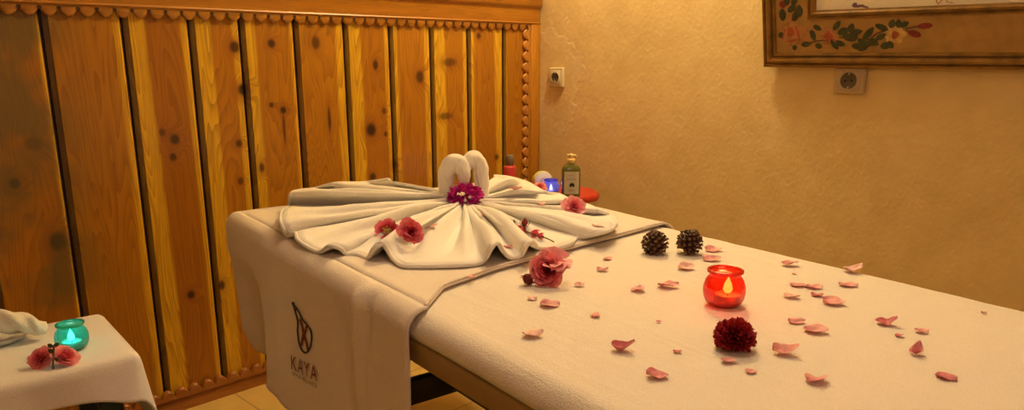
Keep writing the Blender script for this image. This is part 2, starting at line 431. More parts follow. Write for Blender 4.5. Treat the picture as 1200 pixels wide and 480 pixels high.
edges = [RX0] + gaps
for i in range(len(edges) - 1):
    g = .0042
    xa, xb = edges[i] + g, edges[i + 1] - g; bv = .005
    sl, sr = saps.get(i, (random.choice([0, .1, .25]), random.choice([.05, .1, .2])))
    rnd = ((i * 0.61803) % 1)
    def V(p0, p1, g0, g1): return {'plank': (rnd, rnd), 'across': (p0, p1), 'sap_left': (sl, sl), 'sap_right': (sr, sr), 'groove': (g0, g1)}
    quad(xa - 2 * g, YB, xa, YB, V(0, 0, 1, 1))
    quad(xa, YB, xa, YF + .004, V(0, 0, 1, .6))
    quad(xa, YF + .004, xa + .012, YF + .0025, V(0, .03, .92, .70))
    quad(xa + .012, YF + .0025, xa + .014, YF, V(.03, .03, .6, .15))
    quad(xa + .014, YF, xb - bv, YF, V(.03, .97, 0, 0))
    quad(xb - bv, YF, xb, YF + .004, V(.97, 1, 0, 0))
    quad(xb, YF + .004, xb, YB, V(1, 1, .5, 1))
me = bpy.data.meshes.new('wall_back'); me.from_pydata(vs, [], fs)
for k, a in att.items():
    t = me.attributes.new(k, 'FLOAT', 'POINT'); t.data.foreach_set('value', a)
me.materials.append(M['panel'])
o = bpy.data.objects.new('wall_back', me); COL.objects.link(o); struct(o)
# plastered strip over the wainscot and behind it
struct(MB().box((RX0, YB + .001, 0), (XW + .01, YB + .02, CEIL)).build('wall_back_upper', M['plain_wall'], smooth=False))

# header board, with its round-over cap, and the casing at the corner
def extrude_x(prof, x0, x1):    # prof: list of (y, z)
    P = [[(x, y, z) for y, z in prof] for x in (x0, x1)]
    return MB().grid(P)
hd = extrude_x([(YW + .02, 1.2045), (YW - .004, 1.2045), (YW - .006, 1.208), (YW - .004, 1.2115), (YW - .001, 1.2125), (YW - .001, 1.216), (YW - .001, 1.262), (YW - .004, 1.268), (YW - .010, 1.274), (YW - .014, 1.282), (YW - .014, 1.33), (YW - .03, 1.345), (YW - .03, 1.36), (YW + .024, 1.36)], RX0, XW)
struct(shade_angle(hd.build('trim_1', M['trim_x']), 35))
cs = MB().box((2.4015, YW - .003, 0), (XW + .002, YW + .024, 1.2045), .003)
cs.box((2.386, YW + .001, 0), (2.4015, YW + .024, 1.2045), .002)
struct(cs.build('trim_2', M['trim_z']))

# scalloped mouldings: a saw-cut strip of little rounded teeth
def scallop_strip(x0, x1, pitch, base, drop, thick, place, flat=.0, seed=1):
    mb = MB(); n = int(round((x1 - x0) / pitch)); K = 8; r = random.Random(seed)
    front = []; back = []; lo = []; 
    for i in range(n):
        a = x0 + i * pitch; w = pitch
        for k in range(K):
            t = k / K; s_ = math.sin(math.pi * t) ** .8 if k else 0.0
            d = drop * (.30 + .70 * s_) 
            front.append((a + w * t, d))
    front.append((x1, drop * .3))
    rows = [[place(p[0], base, 0.0) for p in front], [place(p[0], base, thick) for p in front],
            [place(p[0], base + p[1] * .82, thick) for p in front], [place(p[0], base + p[1], thick * .72) for p in front],
            [place(p[0], base + p[1], 0.0) for p in front]]
    mb.grid(rows)
    return mb
def nail_row(mb, x0, x1, pitch, off, place):
    n = int(round((x1 - x0) / pitch))
    for i in range(n + 1):
        c = x0 + i * pitch
        pts = [place(c + .0055 * math.cos(q), off + .0050 * math.sin(q), .0112) for q in [k * math.pi / 3 for k in range(6)]]
        mb.add(pts, [[0, 1, 2, 3, 4, 5]], 1)
top_place = lambda a, d, t: (a, YW + .009 - t, 1.2045 - d)
mb = scallop_strip(RX0 + .02, 2.386, .0448, 0.0, .028, .010, top_place)
nail_row(mb, RX0 + .02, 2.386, .0448, .0075, top_place)
struct(shade_angle(mb.build('trim_3', [M['scallop'], M['dark_gap']]), 50))
side_place = lambda a, d, t: (2.386 - d, YW + .009 - t, 1.2045 - a)
mb = scallop_strip(.02, 1.12, .0448, 0.0, .030, .010, side_place)
nail_row(mb, .02, 1.12, .0448, .006, side_place)
struct(shade_angle(mb.build('trim_4', [wood_trim('scallop_upright', (.46, .18, .03), (.56, .24, .045), 2), M['dark_gap']]), 50))
bb = extrude_x([(YW, 0), (YW, .034), (YW + .003, .040), (YW + .002, .043), (YW + .002, .050), (YW + .007, .056), (YW + .026, .056)], RX0, XW)
base_place = lambda a, d, t: (a, YW + .009 - t, .048 + d)
tmp = scallop_strip(RX0 + .02, 2.386, .0415, 0.0, .030, .016, base_place)
bb.add(tmp.v, tmp.f)
struct(shade_angle(bb.build('baseboard_back', M['base']), 40))

# ------------------------------------------------------------------ camera
cam = bpy.data.cameras.new('camera'); co = bpy.data.objects.new('camera', cam); COL.objects.link(co)
cam.sensor_fit = 'HORIZONTAL'; cam.sensor_width = 36; cam.lens = 883.98 / 1200 * 36; cam.shift_y = 40 / 1200
co.location = (0, 0, 1.08); co.rotation_euler = (math.pi / 2 - .239778, 0, .777450 - math.pi / 2); cam.clip_start = .02
scene.camera = co

# ------------------------------------------------------------------ massage bed
U0, U1, V0, V1 = .555, 1.375, .06, 1.95
bed_t = thing('massage_bed', 'massage bed with ochre padded side and black legs under the white covers', 'massage bed', tuple(bed(.965, 1.0, 0)), (0, 0, BY))
bc = Vector((.965, 1.0, 0))
def bbox(name, mat, a, b, bev=.004):
    return MB().box(Vector(a) - bc, Vector(b) - bc, bev).build(name, mat, bed_t)
bbox('mattress_pad', M['vinyl'], (U0 + .008, V0 + .01, .628), (U1 - .008, V1 - .012, .672), .016)
bbox('side_rail', M['vinyl'], (U0 + .004, V0 + .02, .594), (U0 + .034, V1 - .02, .634), .003)
bbox('side_rail', M['vinyl'], (U1 - .034, V0 + .02, .594), (U1 - .004, V1 - .02, .634), .003)
bbox('end_rail', M['vinyl'], (U0 + .036, V1 - .05, .596), (U1 - .036, V1 - .02, .634), .003)
bbox('end_rail', M['vinyl'], (U0 + .036, V0 + .02, .596), (U1 - .036, V0 + .05, .634), .003)
bbox('underside_board', M['black'], (U0 + .034, V0 + .05, .612), (U1 - .034, V1 - .05, .628), .002)
for vv in (.42, 1.53):
    for uu in (.592, 1.338):
        bbox('leg', M['black'], (uu - .022, vv - .022, 0), (uu + .022, vv + .022, .612), .004)
    bbox('crossbar', M['black'], (.615, vv - .014, .238), (1.316, vv + .014, .302), .003)
bbox('stretcher', M['black'], (.95, .435, .250), (.985, 1.515, .285), .003)

# fitted terry cover: flat top, rolled edge, short drop
def cover_surface():
    R = .034
    def fold(s, lo, hi, drop):   # arc-length coordinate -> (position, fall)
        if s < lo + R:
            e = lo + R - s
            if e < R * math.pi / 2: return lo + R - R * math.sin(e / R), R * (1 - math.cos(e / R))
            return lo, R + min(e - R * math.pi / 2, drop)
        if s > hi - R:
            e = s - (hi - R)
            if e < R * math.pi / 2: return hi - R + R * math.sin(e / R), R * (1 - math.cos(e / R))
            return hi, R + min(e - R * math.pi / 2, drop)
        return s, 0.0
    ext = R * math.pi / 2 - R + .006
    def ax(lo, hi, n):
        a = [lo - ext + (ext + R) * k / 8 for k in range(8)]; b = [lo + R + (hi - lo - 2 * R) * k / n for k in range(n + 1)]
        c = [hi - R + (ext + R) * (k + 1) / 8 for k in range(8)]; return a + b + c
    P = []
    for t in ax(V0, V1, 70):
        row = []
        for s in ax(U0, U1, 44):
            u, fu = fold(s, U0, U1, .01); v, fv = fold(t, V0, V1, .01)
            w = .0012 * noise.noise(Vector((u * 7, v * 3, 1))) + .0009 * noise.noise(Vector((u * 3, v * 22, 5)))
            fall = max(fu, fv) + .25 * min(fu, fv)
            edge = .003 * noise.noise(Vector((v * 6, u * 6, 2))) if fall > .02 else 0
            row.append(bed(u + (edge if s < .6 else 0), v, TOP + w * (1 if fall < .01 else .3) - fall))
        P.append(row)
    return MB().grid(P)
o = cover_surface().build('bed_cover', M['sheet']); solid(o, .005, -1)
tag(o, 'cream white terry cover fitted over the massage bed', 'bed cover')

# overlay towel across the head of the bed, hanging down the near side and the head end
HEM = .318
def side_u(v, z):
    d = max(0.0, min(1.0, (.655 - z) / (.655 - HEM)))
    w = .0105 * math.sin(v * 26 + 1.2) + .006 * math.sin(v * 47 + .5 + 2 * d) + .006 * noise.noise(Vector((v * 5, z * 3, 4)))
    w *= 1 - .85 * math.exp(-((v - 1.42) / .12) ** 4)
    crease = -.013 * math.exp(-((v - 1.165 - .03 * d) / .018) ** 2) * (1 - .75 * d) + .007 * math.exp(-((v - 1.13 - .03 * d) / .016) ** 2) * (1 - .8 * d)
    return .5455 - .010 * d + w * d ** .8 * sm(0, .2, d) + crease - .004
top_edge = [(.58, .996), (.66, 1.072), (.795, 1.108), (1.0, 1.14), (1.22, 1.168), (1.345, 1.184)]
def towel_front(u):
    for (a, b), (c, d) in zip(top_edge, top_edge[1:]):
        if u <= c: return lerp(b, d, max(0, (u - a) / (c - a)))
    return top_edge[-1][1]
INS = .03
# path round the hanging edge: (top u, top v) -> (hem u, hem v, hem z)
path = []
for k in range(49):
    v = lerp(.992, 1.655, k / 48); path.append(((.55, v), (None, v, HEM + .004 * math.sin(v * 20))))
tops = [(.55, 1.68), (.55, 1.715), (.55, 1.76), (.549, 1.80), (.549, 1.84), (.549, 1.885), (.5495, 1.915), (.551, 1.938), (.556, 1.952), (.568, 1.960), (.590, 1.963), (.66, 1.963), (.80, 1.963), (1.0, 1.963), (1.15, 1.963), (1.3, 1.963), (1.345, 1.962)]
hems = [(.540, 1.684, .314), (.556, 1.703, .312), (.60, 1.74, .300), (.645, 1.79, .285), (.660, 1.85, .276), (.655, 1.905, .274), (.630, 1.945, .280), (.600, 1.967, .300), (.580, 1.975, .350), (.584, 1.988, .36), (.62, 1.992, .33), (.70, 1.985, .30), (.85, 1.995, .30), (1.0, 1.985, .30), (1.15, 1.995, .30), (1.3, 1.985, .30), (1.345, 1.985, .30)]
dense_t = crom([(a, b, 0) for a, b in tops], 4); dense_h = crom(hems, 4)
for a, b in zip(dense_t, dense_h): path.append(((a.x, a.y), (b.x, b.y, b.z)))
NH = 26
def hang(i, d):      # d 0 at the rounded bend .. 1 at the hem
    (tu, tv), (hu, hv, hz) = path[i]
    z = lerp(.652, hz, d)
    if hu is None: return (side_u(tv, z), lerp(tv, hv, d), z)
    e = max(0.0, (d - .17) / .83) ** .8 if d < 1 else 1.0
    return (lerp(tu - .004, hu, e), lerp(tv, hv, e), z)
P = []
for i in range(len(path)):
    (tu, tv), h = path[i]; row = []
    # inner line of the bend: the edge moved inwards
    iu = .58 if tu < .58 else tu
    iv = min(tv, 1.933)
    b0 = hang(i, 0)
    for k in range(6):
        q = k / 6 * math.pi / 2
        row.append(bed(lerp(iu, b0[0], math.sin(q)), lerp(iv, b0[1], math.sin(q)), lerp(b0[2], TOP + .0085, math.cos(q))))
    for k in range(NH + 1): row.append(bed(*hang(i, k / NH)))
    P.append(row)
tb = MB().grid(P)
# flat part on top
Q = []
inner = [r[0] for r in P]
us = [.58 + (1.345 - .58) * k / 40 for k in range(41)]
for j in range(31):
    row = []
    for u in us:
        vf = towel_front(u)
        v = lerp(vf, 1.933, j / 30)
        row.append(bed(u, v, TOP + .0085 + .0015 * noise.noise(Vector((u * 9, v * 9, 6)))))
    Q.append(row)
tb.grid(Q)
# small fall over the far edge
P2 = []
for j in range(31):
    b = Q[j][-1]; row = [b]
    for k in range(1, 6):
        q = k / 5 * math.pi / 2; row.append(b + NB * .042 * math.sin(q) + Vector((0, 0, -.042 * (1 - math.cos(q)))))
    row.append(row[-1] + Vector((0, 0, -.12))); P2.append(row)
tb.grid(P2)
overlay = clean(tb.build('draped_towel', M['drape']), .0008); solid(overlay, .004, 0)
tag(overlay, 'large white towel with embroidered leaf logo draped over the bed head and near side', 'towel')
# hem line stitched near the towel's edge on the top of the bed
hemline = [bed(u, towel_front(u) + .004, TOP + .0115) for u in us]
MB().tube(hemline, .0022, 6).build('hem', M['hem'], overlay)
MB().tube([bed(hang(i, .985)[0] - .003, hang(i, .985)[1], hang(i, .985)[2]) for i in range(0, 50)], .0022, 6).build('hem', M['hem'], overlay)

def on_side(a, b):   # a: along towards the viewer's right, b: up; origin at the emblem's lower left
    v = 1.494 - a; z = .4225 + b + a * .165
    return v, z
def stitch(strokes, name, mat, width=.0022):
    mb = MB()
    for st in strokes:
        st = crom([(a, b, 0) for a, b in st], 6)
        pts = []
        for p in st:
            v, z = on_side(p.x, p.y); pts.append(bed(side_u(v, z) - .0045, v, z))
        mb.tube(pts, width, 6)
    return mb.build(name, mat, overlay)
stitch([[(.024, .148), (.050, .138), (.072, .122), (.098, .112), (.117, .102), (.119, .085), (.110, .066), (.090, .052), (.066, .052), (.048, .066), (.042, .090), (.046, .112), (.036, .130), (.024, .148)]], 'emblem_outline', M['thread_dark'], .0019)
stitch([[(.022, .150), (.030, .144), (.038, .139)]], 'emblem_tip', M['thread_dark'], .003)
stitch([[(.060, .118), (.072, .104), (.074, .088), (.062, .064)], [(.094, .108), (.086, .096), (.076, .088)], [(.076, .088), (.090, .076), (.098, .060)]], 'emblem_letter', M['thread_brown'], .0026)
def text_on_side(txt, name, mat, a0, b0, width, height):
    cu = bpy.data.curves.new(name, 'FONT'); cu.body = txt; cu.size = 1; cu.resolution_u = 3; cu.extrude = 0; cu.offset = .004; cu.space_character = 1.22
    ob = bpy.data.objects.new(name, cu); COL.objects.link(ob)
    bpy.context.view_layer.update()
    me = bpy.data.meshes.new_from_object(ob.evaluated_get(bpy.context.evaluated_depsgraph_get()))
    COL.objects.unlink(ob); bpy.data.objects.remove(ob)
    import bmesh
    bm = bmesh.new(); bm.from_mesh(me); bmesh.ops.triangulate(bm, faces=bm.faces)
    for _ in range(5):
        el = [e for e in bm.edges if e.calc_length() > .09]
        if not el: break
        bmesh.ops.subdivide_edges(bm, edges=el, cuts=1); bmesh.ops.triangulate(bm, faces=bm.faces)
    bm.to_mesh(me); bm.free()
    xs = [v.co.x for v in me.vertices]; ys = [v.co.y for v in me.vertices]
    x0, x1, y0, y1 = min(xs), max(xs), min(ys), max(ys)
    for v in me.vertices:
        a = a0 + (v.co.x - x0) / (x1 - x0) * width; b = b0 + (v.co.y - y0) / (y1 - y0) * height
        vv, z = on_side(a, b); v.co = bed(side_u(vv, z) - .0062, vv, z)
    me.materials.append(mat)
    t = bpy.data.objects.new(name, me); COL.objects.link(t); t.parent = overlay; return t
text_on_side('KAYA', 'lettering', M['thread_brown'], 0, 0, .146, .032)
text_on_side('SPA & WELLNESS', 'small_lettering', M['thread_dark'], .004, -.0135, .140, .0085)
# ------------------------------------------------------------------ towel swans and the fanned skirts
GATHER = Vector((1.3043, 1.4571, 0.7000))
BASE = TOP + .012
def fan(name, rims, parent, seed, spread=.028, gh=.010, mat='towel', sub=7, keep0=.5, lay=0.0, ridges=(), over=0.0, amp=1.0):
    """rims: rim points in order (x, y, lift).  Pleats run from the rim to the gathered neck."""
    r = random.Random(seed)
    pts = crom([(x, y, max(.0, h)) for x, y, h in rims], sub)
    n = len(pts); NR = 26; P = []
    for i, p in enumerate(pts):
        f = i / (n - 1); row = []
        d = Vector((p.x - GATHER.x, p.y - GATHER.y, 0)); L = d.length; dn = d / L; tn = Vector((-dn.y, dn.x, 0))
        h = max(0, p.z)
        end = GATHER + dn * spread; end.z = 0
        for k in range(NR + 1):
            t = k / NR
            q = Vector((p.x, p.y, 0)).lerp(end, t)
            ang = math.atan2(dn.y, dn.x)
            keep = 1 - sm(.15, 1.0, t) * (1 - keep0)
            fine = (abs(noise.noise(Vector((ang * 7.5 + seed, t * .8, seed)))) * 2 - .5) * .020 * (1 - .55 * t) * math.sin(math.pi * min(1, t * 1.05)) * sm(0, .25, t)
            fine += noise.noise(Vector((ang * 15 + seed, t * .6, 2 + seed))) * .007 * math.sin(math.pi * t)
            for (rc, rw, ra) in ridges: fine += amp * ra * math.exp(-((i / sub - rc + .35 * t * math.sin(rc * 3)) / rw) ** 2) * sm(.02, .32, t) * (1 - .62 * sm(.55, 1, t))
            wr = .0022 * noise.noise(Vector((q.x * 22, q.y * 22, seed)))
            z = BASE + lay + h * keep * (1 + .10 * math.sin(math.pi * t)) + gh * t ** 1.7 + max(-.004 - h * .3, fine) + wr * sm(0, .1, t)
            q += tn * (.010 * noise.noise(Vector((ang * 5, t * 2.2, seed + 3))) * math.sin(math.pi * t))
            q += tn * (over if tn.dot(Vector((GATHER.x, GATHER.y, 0))) < 0 else -over) * max(-.004, h * keep + fine - .012) * sm(0, .25, t)
            row.append((q.x, q.y, max(z, BASE + .001)))
        P.append(row)
    mb = MB().grid(P); o = mb.build(name, M[mat], parent)
    hem = MB().tube([Vector(P[i][0]) * .93 + Vector(P[i][3]) * .07 + Vector((0, 0, .0026)) for i in range(n)], .0022, 6)
    solid(o, .0075, 0)
    hm = MB().tube([Vector(P[i][0]) for i in range(n)], .0048, 8).build('hem', M[mat], o)
    return o, P
LEFT_RIM = [(1.2618, 1.7335, 0.0450), (1.2766, 1.8828, 0.0160), (1.1115, 1.7739, 0.0460), (1.1193, 1.8951, 0.0160), (1.0079, 1.7755, 0.0400), (0.9537, 1.7276, 0.0440), (0.9670, 1.7648, 0.0060), (0.8486, 1.5822, 0.0340), (0.7945, 1.4918, 0.0360), (0.7864, 1.4681, 0.0220), (0.7993, 1.4718, 0.0040), (0.7923, 1.4290, 0.0180), (0.7810, 1.3999, 0.0100), (0.7764, 1.3555, 0.0040), (0.7745, 1.3037, 0.0030), (0.7742, 1.2668, 0.0220), (0.7910, 1.2541, 0.0160), (0.8063, 1.2576, 0.0020), (0.8193, 1.2350, 0.0020), (0.8172, 1.2001, 0.0020), (0.8147, 1.1748, 0.0260), (0.8263, 1.1655, 0.0340)]
FRONT_RIM = [(0.8209, 1.1779, 0.0260), (0.8275, 1.1644, 0.0340), (0.8374, 1.1599, 0.0160), (0.8361, 1.1399, 0.0030), (0.8273, 1.0992, 0.0010), (0.8502, 1.0719, 0.0010), (0.8800, 1.0457, 0.0010), (0.9120, 1.0216, 0.0010), (0.9393, 1.0108, 0.0010), (0.9503, 1.0035, 0.0120), (0.9475, 0.9864, 0.0340), (0.9662, 0.9894, 0.0400), (0.9863, 0.9961, 0.0200), (1.0044, 0.9956, 0.0030), (1.0175, 0.9875, 0.0020), (1.0269, 0.9827, 0.0080), (1.0189, 0.9638, 0.0300), (1.0388, 0.9690, 0.0340), (1.0834, 0.9988, 0.0120)]
RIGHT_RIM = [(1.0510, 0.9826, 0.0260), (1.1062, 1.0103, 0.0040), (1.1289, 0.9883, 0.0020), (1.1656, 0.9784, 0.0080), (1.2293, 1.0129, 0.0020), (1.2332, 0.9833, 0.0120), (1.2382, 0.9509, 0.0240), (1.2849, 0.9616, 0.0220), (1.3176, 0.9749, 0.0280), (1.4057, 1.0557, 0.0180), (1.3765, 1.0740, 0.0340), (1.4740, 1.1777, 0.0160), (1.4105, 1.1755, 0.0360), (1.5221, 1.3199, 0.0200), (1.4408, 1.2995, 0.0400), (1.5783, 1.4907, 0.0260), (1.5197, 1.5060, 0.0460), (1.5610, 1.6082, 0.0350)]
vx = Vector((GATHER.x, GATHER.y, 0)).normalized(); rx = Vector((vx.y, -vx.x, 0))   # facing / sideways directions of the heart
def hp(a, z, d=0.0): return Vector((GATHER.x, GATHER.y, 0)) + rx * a - vx * d + Vector((0, 0, z))
def neck(ctrl, rads, name, parent, seed):
    c = crom([hp(*q) for q in ctrl], 8)
    rr = [x.x for x in crom([(q, 0, 0) for q in rads], 8)]
    mb = MB().tube(c, rr, 22, wob=.13, seed=seed)
    o = mb.build(name, M['towel'], parent); s_ = o.modifiers.new('round', 'SUBSURF'); s_.levels = 1; s_.render_levels = 1
    # rolled edge of the towel running along the roll
    N = len(c); line = []
    for i in range(2, N - 3):
        T = (c[i + 1] - c[i - 1]).normalized(); s = T.cross(-vx).normalized(); k = math.sin(i * .12 + seed) * .5
        line.append(c[i] + ((-vx) * math.cos(k) + s * math.sin(k)) * rr[i] * .97)
    MB().tube(line, .0022, 6).build('rolled_edge', M['towel'], o)
    return o
swl = thing('towel_swan', 'left white towel swan, its neck making the left half of the heart', 'towel swan', tuple(GATHER.xy) + (TOP + .01,))
swr = thing('towel_swan', 'right white towel swan, its neck making the right half of the heart', 'towel swan', tuple(GATHER.xy) + (TOP + .01,))
# meshes are written in world coordinates, so cancel the empties' offsets
def at_world(o): o.matrix_parent_inverse = Matrix.Translation(-o.parent.location) if True else o; return o
neck([(-.045, .690, .004), (-.048, .722, .006), (-.048, .757, .008), (-.046, .785, .010), (-.037, .804, .012), (-.023, .8115, .014), (-.011, .803, .016), (-.003, .786, .018), (-.002, .770, .020), (-.003, .757, .022)], [.0205, .0205, .0208, .0215, .0222, .0225, .0220, .0190, .0160, .0118], 'neck', swl, 1)
neck([(.041, .690, -.010), (.044, .722, -.012), (.0445, .757, -.014), (.0425, .787, -.016), (.036, .806, -.016), (.024, .8145, -.016), (.010, .807, -.014), (.000, .794, -.012), (-.005, .779, -.010), (-.008, .768, -.010)], [.0200, .0200, .0200, .0205, .0212, .0218, .0208, .0180, .0150, .0115], 'neck', swr, 2)
fl, PL = fan('skirt', LEFT_RIM, swl, 3, gh=.006, keep0=.6, ridges=((1.0, .5, -.010), (3.1, .4, -.010), (6.0, .35, -.012), (10.2, .4, -.010), (13.0, .6, .020), (14.2, .3, -.006), (17.6, .7, .022), (19.0, .4, -.004)), over=1.1, amp=1.4)
fr_, PR = fan('skirt', RIGHT_RIM, swr, 5, gh=.004, keep0=.45, ridges=((1.8, .5, .016), (3.3, .4, -.005), (5.2, .5, .012), (7.2, .45, .010), (8.7, .35, -.010), (11.2, .35, -.010)), over=.9, amp=1.4)
for o in list(bpy.data.objects):
    if o.parent in (swl, swr): at_world(o)
ff, PF = fan('fanned_towel', FRONT_RIM, None, 9, lay=.003, gh=.004, keep0=.25, ridges=((1.2, .5, .010), (4.6, .55, .024), (6.1, .45, -.007), (7.2, .5, .026), (8.6, .4, -.006), (13.4, .8, .020)), amp=1.25)
tag(ff, 'white hand towel fanned out in pleats in front of the heart', 'towel')
bpy.context.view_layer.update()
def bvh(objs):
    vs, ps = [], []
    for o in objs:
        n = len(vs); vs += [o.matrix_world @ v.co for v in o.data.vertices]; ps += [[i + n for i in p.vertices] for p in o.data.polygons]
    return BVHTree.FromPolygons(vs, ps)
TREE = bvh([fl, fr_, ff])
def ground(x, y, default=TOP):
    h = TREE.ray_cast(Vector((x, y, 1.2)), Vector((0, 0, -1)))
    return (h[0].z + .004, h[1]) if h[0] is not None else (default, Vector((0, 0, 1)))

# ------------------------------------------------------------------ flowers
def petal_grid(R, H, flare, width, a0, rnd, nu=7, nv=7, ruffle=.08, curl=.0, notch=0.0, base=.12):
    P = []
    sd = rnd.random() * 50
    for j in range(nv):
        t = j / (nv - 1); row = []
        for i in range(nu):
            s = i / (nu - 1) * 2 - 1
            w = width * (.45 + .55 * math.sin(math.pi * min(1, .12 + .62 * t)))
            a = a0 + s * w
            hh = H * (t ** .85) * (1 - (.22 * abs(s) ** 2.5 + notch * (1 - abs(s)) ** 3) * t)
            rr = R * (base + (1 - base) * math.sqrt(t)) + flare * t ** 3 + curl * t ** 5 * (1 - .4 * s * s)
            nz = noise.noise(Vector((s * 1.7 + sd, t * 2, sd)))
            rr += R * ruffle * nz * t; hh += H * ruffle * .8 * noise.noise(Vector((s * 2.2 + sd, t, sd + 9))) * t
            row.append(Vector((rr * math.cos(a), rr * math.sin(a), hh)))
        P.append(row)
    return P
def rose_parts(R, seed, ruffle=.30, layers=None):
    rnd = random.Random(seed); inner, outer = MB(), MB()
    layers = layers or [(3, .16, .95, -.02, 1.25), (4, .30, .98, .0, .95), (5, .47, .95, .04, .85), (6, .66, .88, .12, .75), (7, .82, .74, .26, .68), (7, .90, .52, .42, .66)]
    for li, (n, r_, h_, fl_, w_) in enumerate(layers):
        f = li / (len(layers) - 1)
        for k in range(n):
            a0 = 2 * math.pi * (k + rnd.random() * .4) / n + li * .7
            P = petal_grid(R * r_, R * h_ * rnd.uniform(.82, 1.14), R * fl_ * rnd.uniform(.5, 1.5), w_ * rnd.uniform(.8, 1.15), a0, rnd, ruffle=ruffle + .06 * f, curl=R * .10 * f)
            tn = [[.12 + .55 * f + .35 * (j / 6) ** 2 + rnd.uniform(-.04, .04) for i in range(7)] for j in range(7)]
            (inner if li < 3 else outer).grid(P, tone=tn)
    return inner, outer
def orient(loc, axis, spin=0, scale=1):
    q = Vector((0, 0, 1)).rotation_difference(Vector(axis).normalized())
    return Matrix.Translation(Vector(loc)) @ q.to_matrix().to_4x4() @ Matrix.Rotation(spin, 4, 'Z') @ Matrix.Scale(scale, 4)
def leaf(mb, p, d, L, w, up=(0, 0, 1), tone=.5, bend=.15):
    d = Vector(d).normalized(); s = d.cross(Vector(up)).normalized(); nn = s.cross(d); P = []
    for j in range(6):
        t = j / 5; ww = w * math.sin(math.pi * min(1, .06 + t * .94)) ** .8
        P.append([Vector(p) + d * L * t + s * ww * q + nn * (L * bend * (t * (1 - t)) * 2 - abs(q) * ww * -.25) for q in (-1, -.5, 0, .5, 1)])
    return mb.grid(P, tone=[[tone + .1 * abs(q) for q in (-1, -.5, 0, .5, 1)]] * 6)
VIEW = lambda x, y: Vector((-x, -y, .55)).normalized()
def rose(name, label, cat, px, R, axis, mat, seed, sink=None, bud=None, stamens=False, sepals=True, group=None, zoff=0.0, layers=None, stem=None):
    x, y = px; z, nrm = ground(x, y); 
    a = Vector(axis).normalized()
    t = thing(name, label, cat, (x, y, z), group=group)
    inn, out = rose_parts(R, seed, layers=layers)
    # centre height so that the lowest petal touches the cloth
    m = orient((0, 0, 0), a, seed)
    for q in (inn, out): q.xf(m)
    ctr = a * R * .45
    lo = min(v.z for v in inn.v + out.v); sh = Vector((-ctr.x, -ctr.y, -lo - .001 + zoff))
    for q in (inn, out): q.xf(Matrix.Translation(sh))
    out.build('outer_petals', M[mat], t); inn.build('inner_petals', M[mat], t)
    bs = sh.copy()
    if sepals:
        sp = MB()
        for k in range(5):
            an = k * 1.257 + seed; d = (m.to_3x3() @ Vector((math.cos(an), math.sin(an), .25)))
            leaf(sp, bs, d, R * .75, R * .16, a, .4)
        sp.tube([bs - a * R * .12, bs + a * R * .12], [R * .12, R * .2], 8, tone=.4)
        sp.build('sepals', M['bud'], t)
    if stamens:
        st = MB(); r = random.Random(seed)
        for k in range(26):
            an = r.random() * 6.28; rr = r.random() ** .5 * R * .34; p = m.to_3x3() @ Vector((rr * math.cos(an), rr * math.sin(an), R * .25)); q = m.to_3x3() @ Vector((rr * 1.3 * math.cos(an), rr * 1.3 * math.sin(an), R * (.75 + .2 * r.random())))
            st.tube([sh + p, sh + q], [.0006, .0006], 5); st.lathe([(.0001, -.0016), (.0016, 0), (.0001, .0016)], 6, m=Matrix.Translation(sh + q))
        st.build('stamens', M['stamen'], t)
    return t, m, sh

def tri_dir(x, y, toward, up): # toward the camera by `toward`, and up
    v = Vector((-x, -y, 0)).normalized(); return v * toward + Vector((0, 0, up))

# big pink rose lying on the bed with its bud
X, Y = (0.9672, 0.8639, 0.6830)[:2]
t, m, sh = rose('pink_rose', 'large pink rose with a dark bud lying on the bed beside the draped towel edge', 'rose', (X, Y), .0265, tri_dir(X, Y, .9, .42) - rx * .05, 'rose', 11, layers=[(3, .20, .95, -.02, 1.25), (4, .36, 1.02, .0, 1.0), (5, .54, 1.02, .02, .9), (6, .72, 1.0, .05, .82), (6, .86, .92, .08, .8), (7, .98, .80, .14, .72)])
top = MB(); rnd = random.Random(4)     # loose blown-open petals standing above it
for k in range(13):
    a0 = rnd.uniform(0, 6.28); P = petal_grid(.0165, .017 * rnd.uniform(.8, 1.15), .010, .8, a0, rnd, ruffle=.4)
    mm = orient(rx * (.010 + .006 * math.sin(k * 2.1)) + Vector((0, 0, .035 + .004 * math.cos(k * 1.3))) + vx * .006, rx * .25 + Vector((0, 0, 1)) - vx * .55, k)
    q = MB().grid(P, tone=[[.55 + .4 * j / 6] * 7 for j in range(7)]).xf(mm); top.merge(q)
top.build('blown_petals', M['rose_pale'], t)
bd = MB(); b0 = -rx * .034 + Vector((0, 0, .011)) - vx * .004
bd.lathe([(.0005, -.011), (.006, -.008), (.0095, -.001), (.0085, .006), (.004, .011), (.0004, .013)], 12, m=orient(b0, -rx * .5 + Vector((0, 0, .8)) - vx * .3), tone=.3)
for k in range(7):
    an = k * .9; leaf(bd, b0 + Vector((0, 0, -.008)), Vector((math.cos(an), math.sin(an), .75)), .022, .0055, (0, 0, 1), .5, .3)
leaf(bd, b0 + rx * .012 + Vector((0, 0, .006)), rx * -.2 + Vector((0, 0, 1)), .018, .005, -vx, .3)
bd.build('bud', M['bud'], t)
MB().tube([b0 + Vector((0, 0, -.008)), b0 + rx * .012 + Vector((0, 0, -.005)), rx * -.004 + vx * .008 + Vector((0, 0, .010))], .0018, 6).build('stem', M['stem'], t)

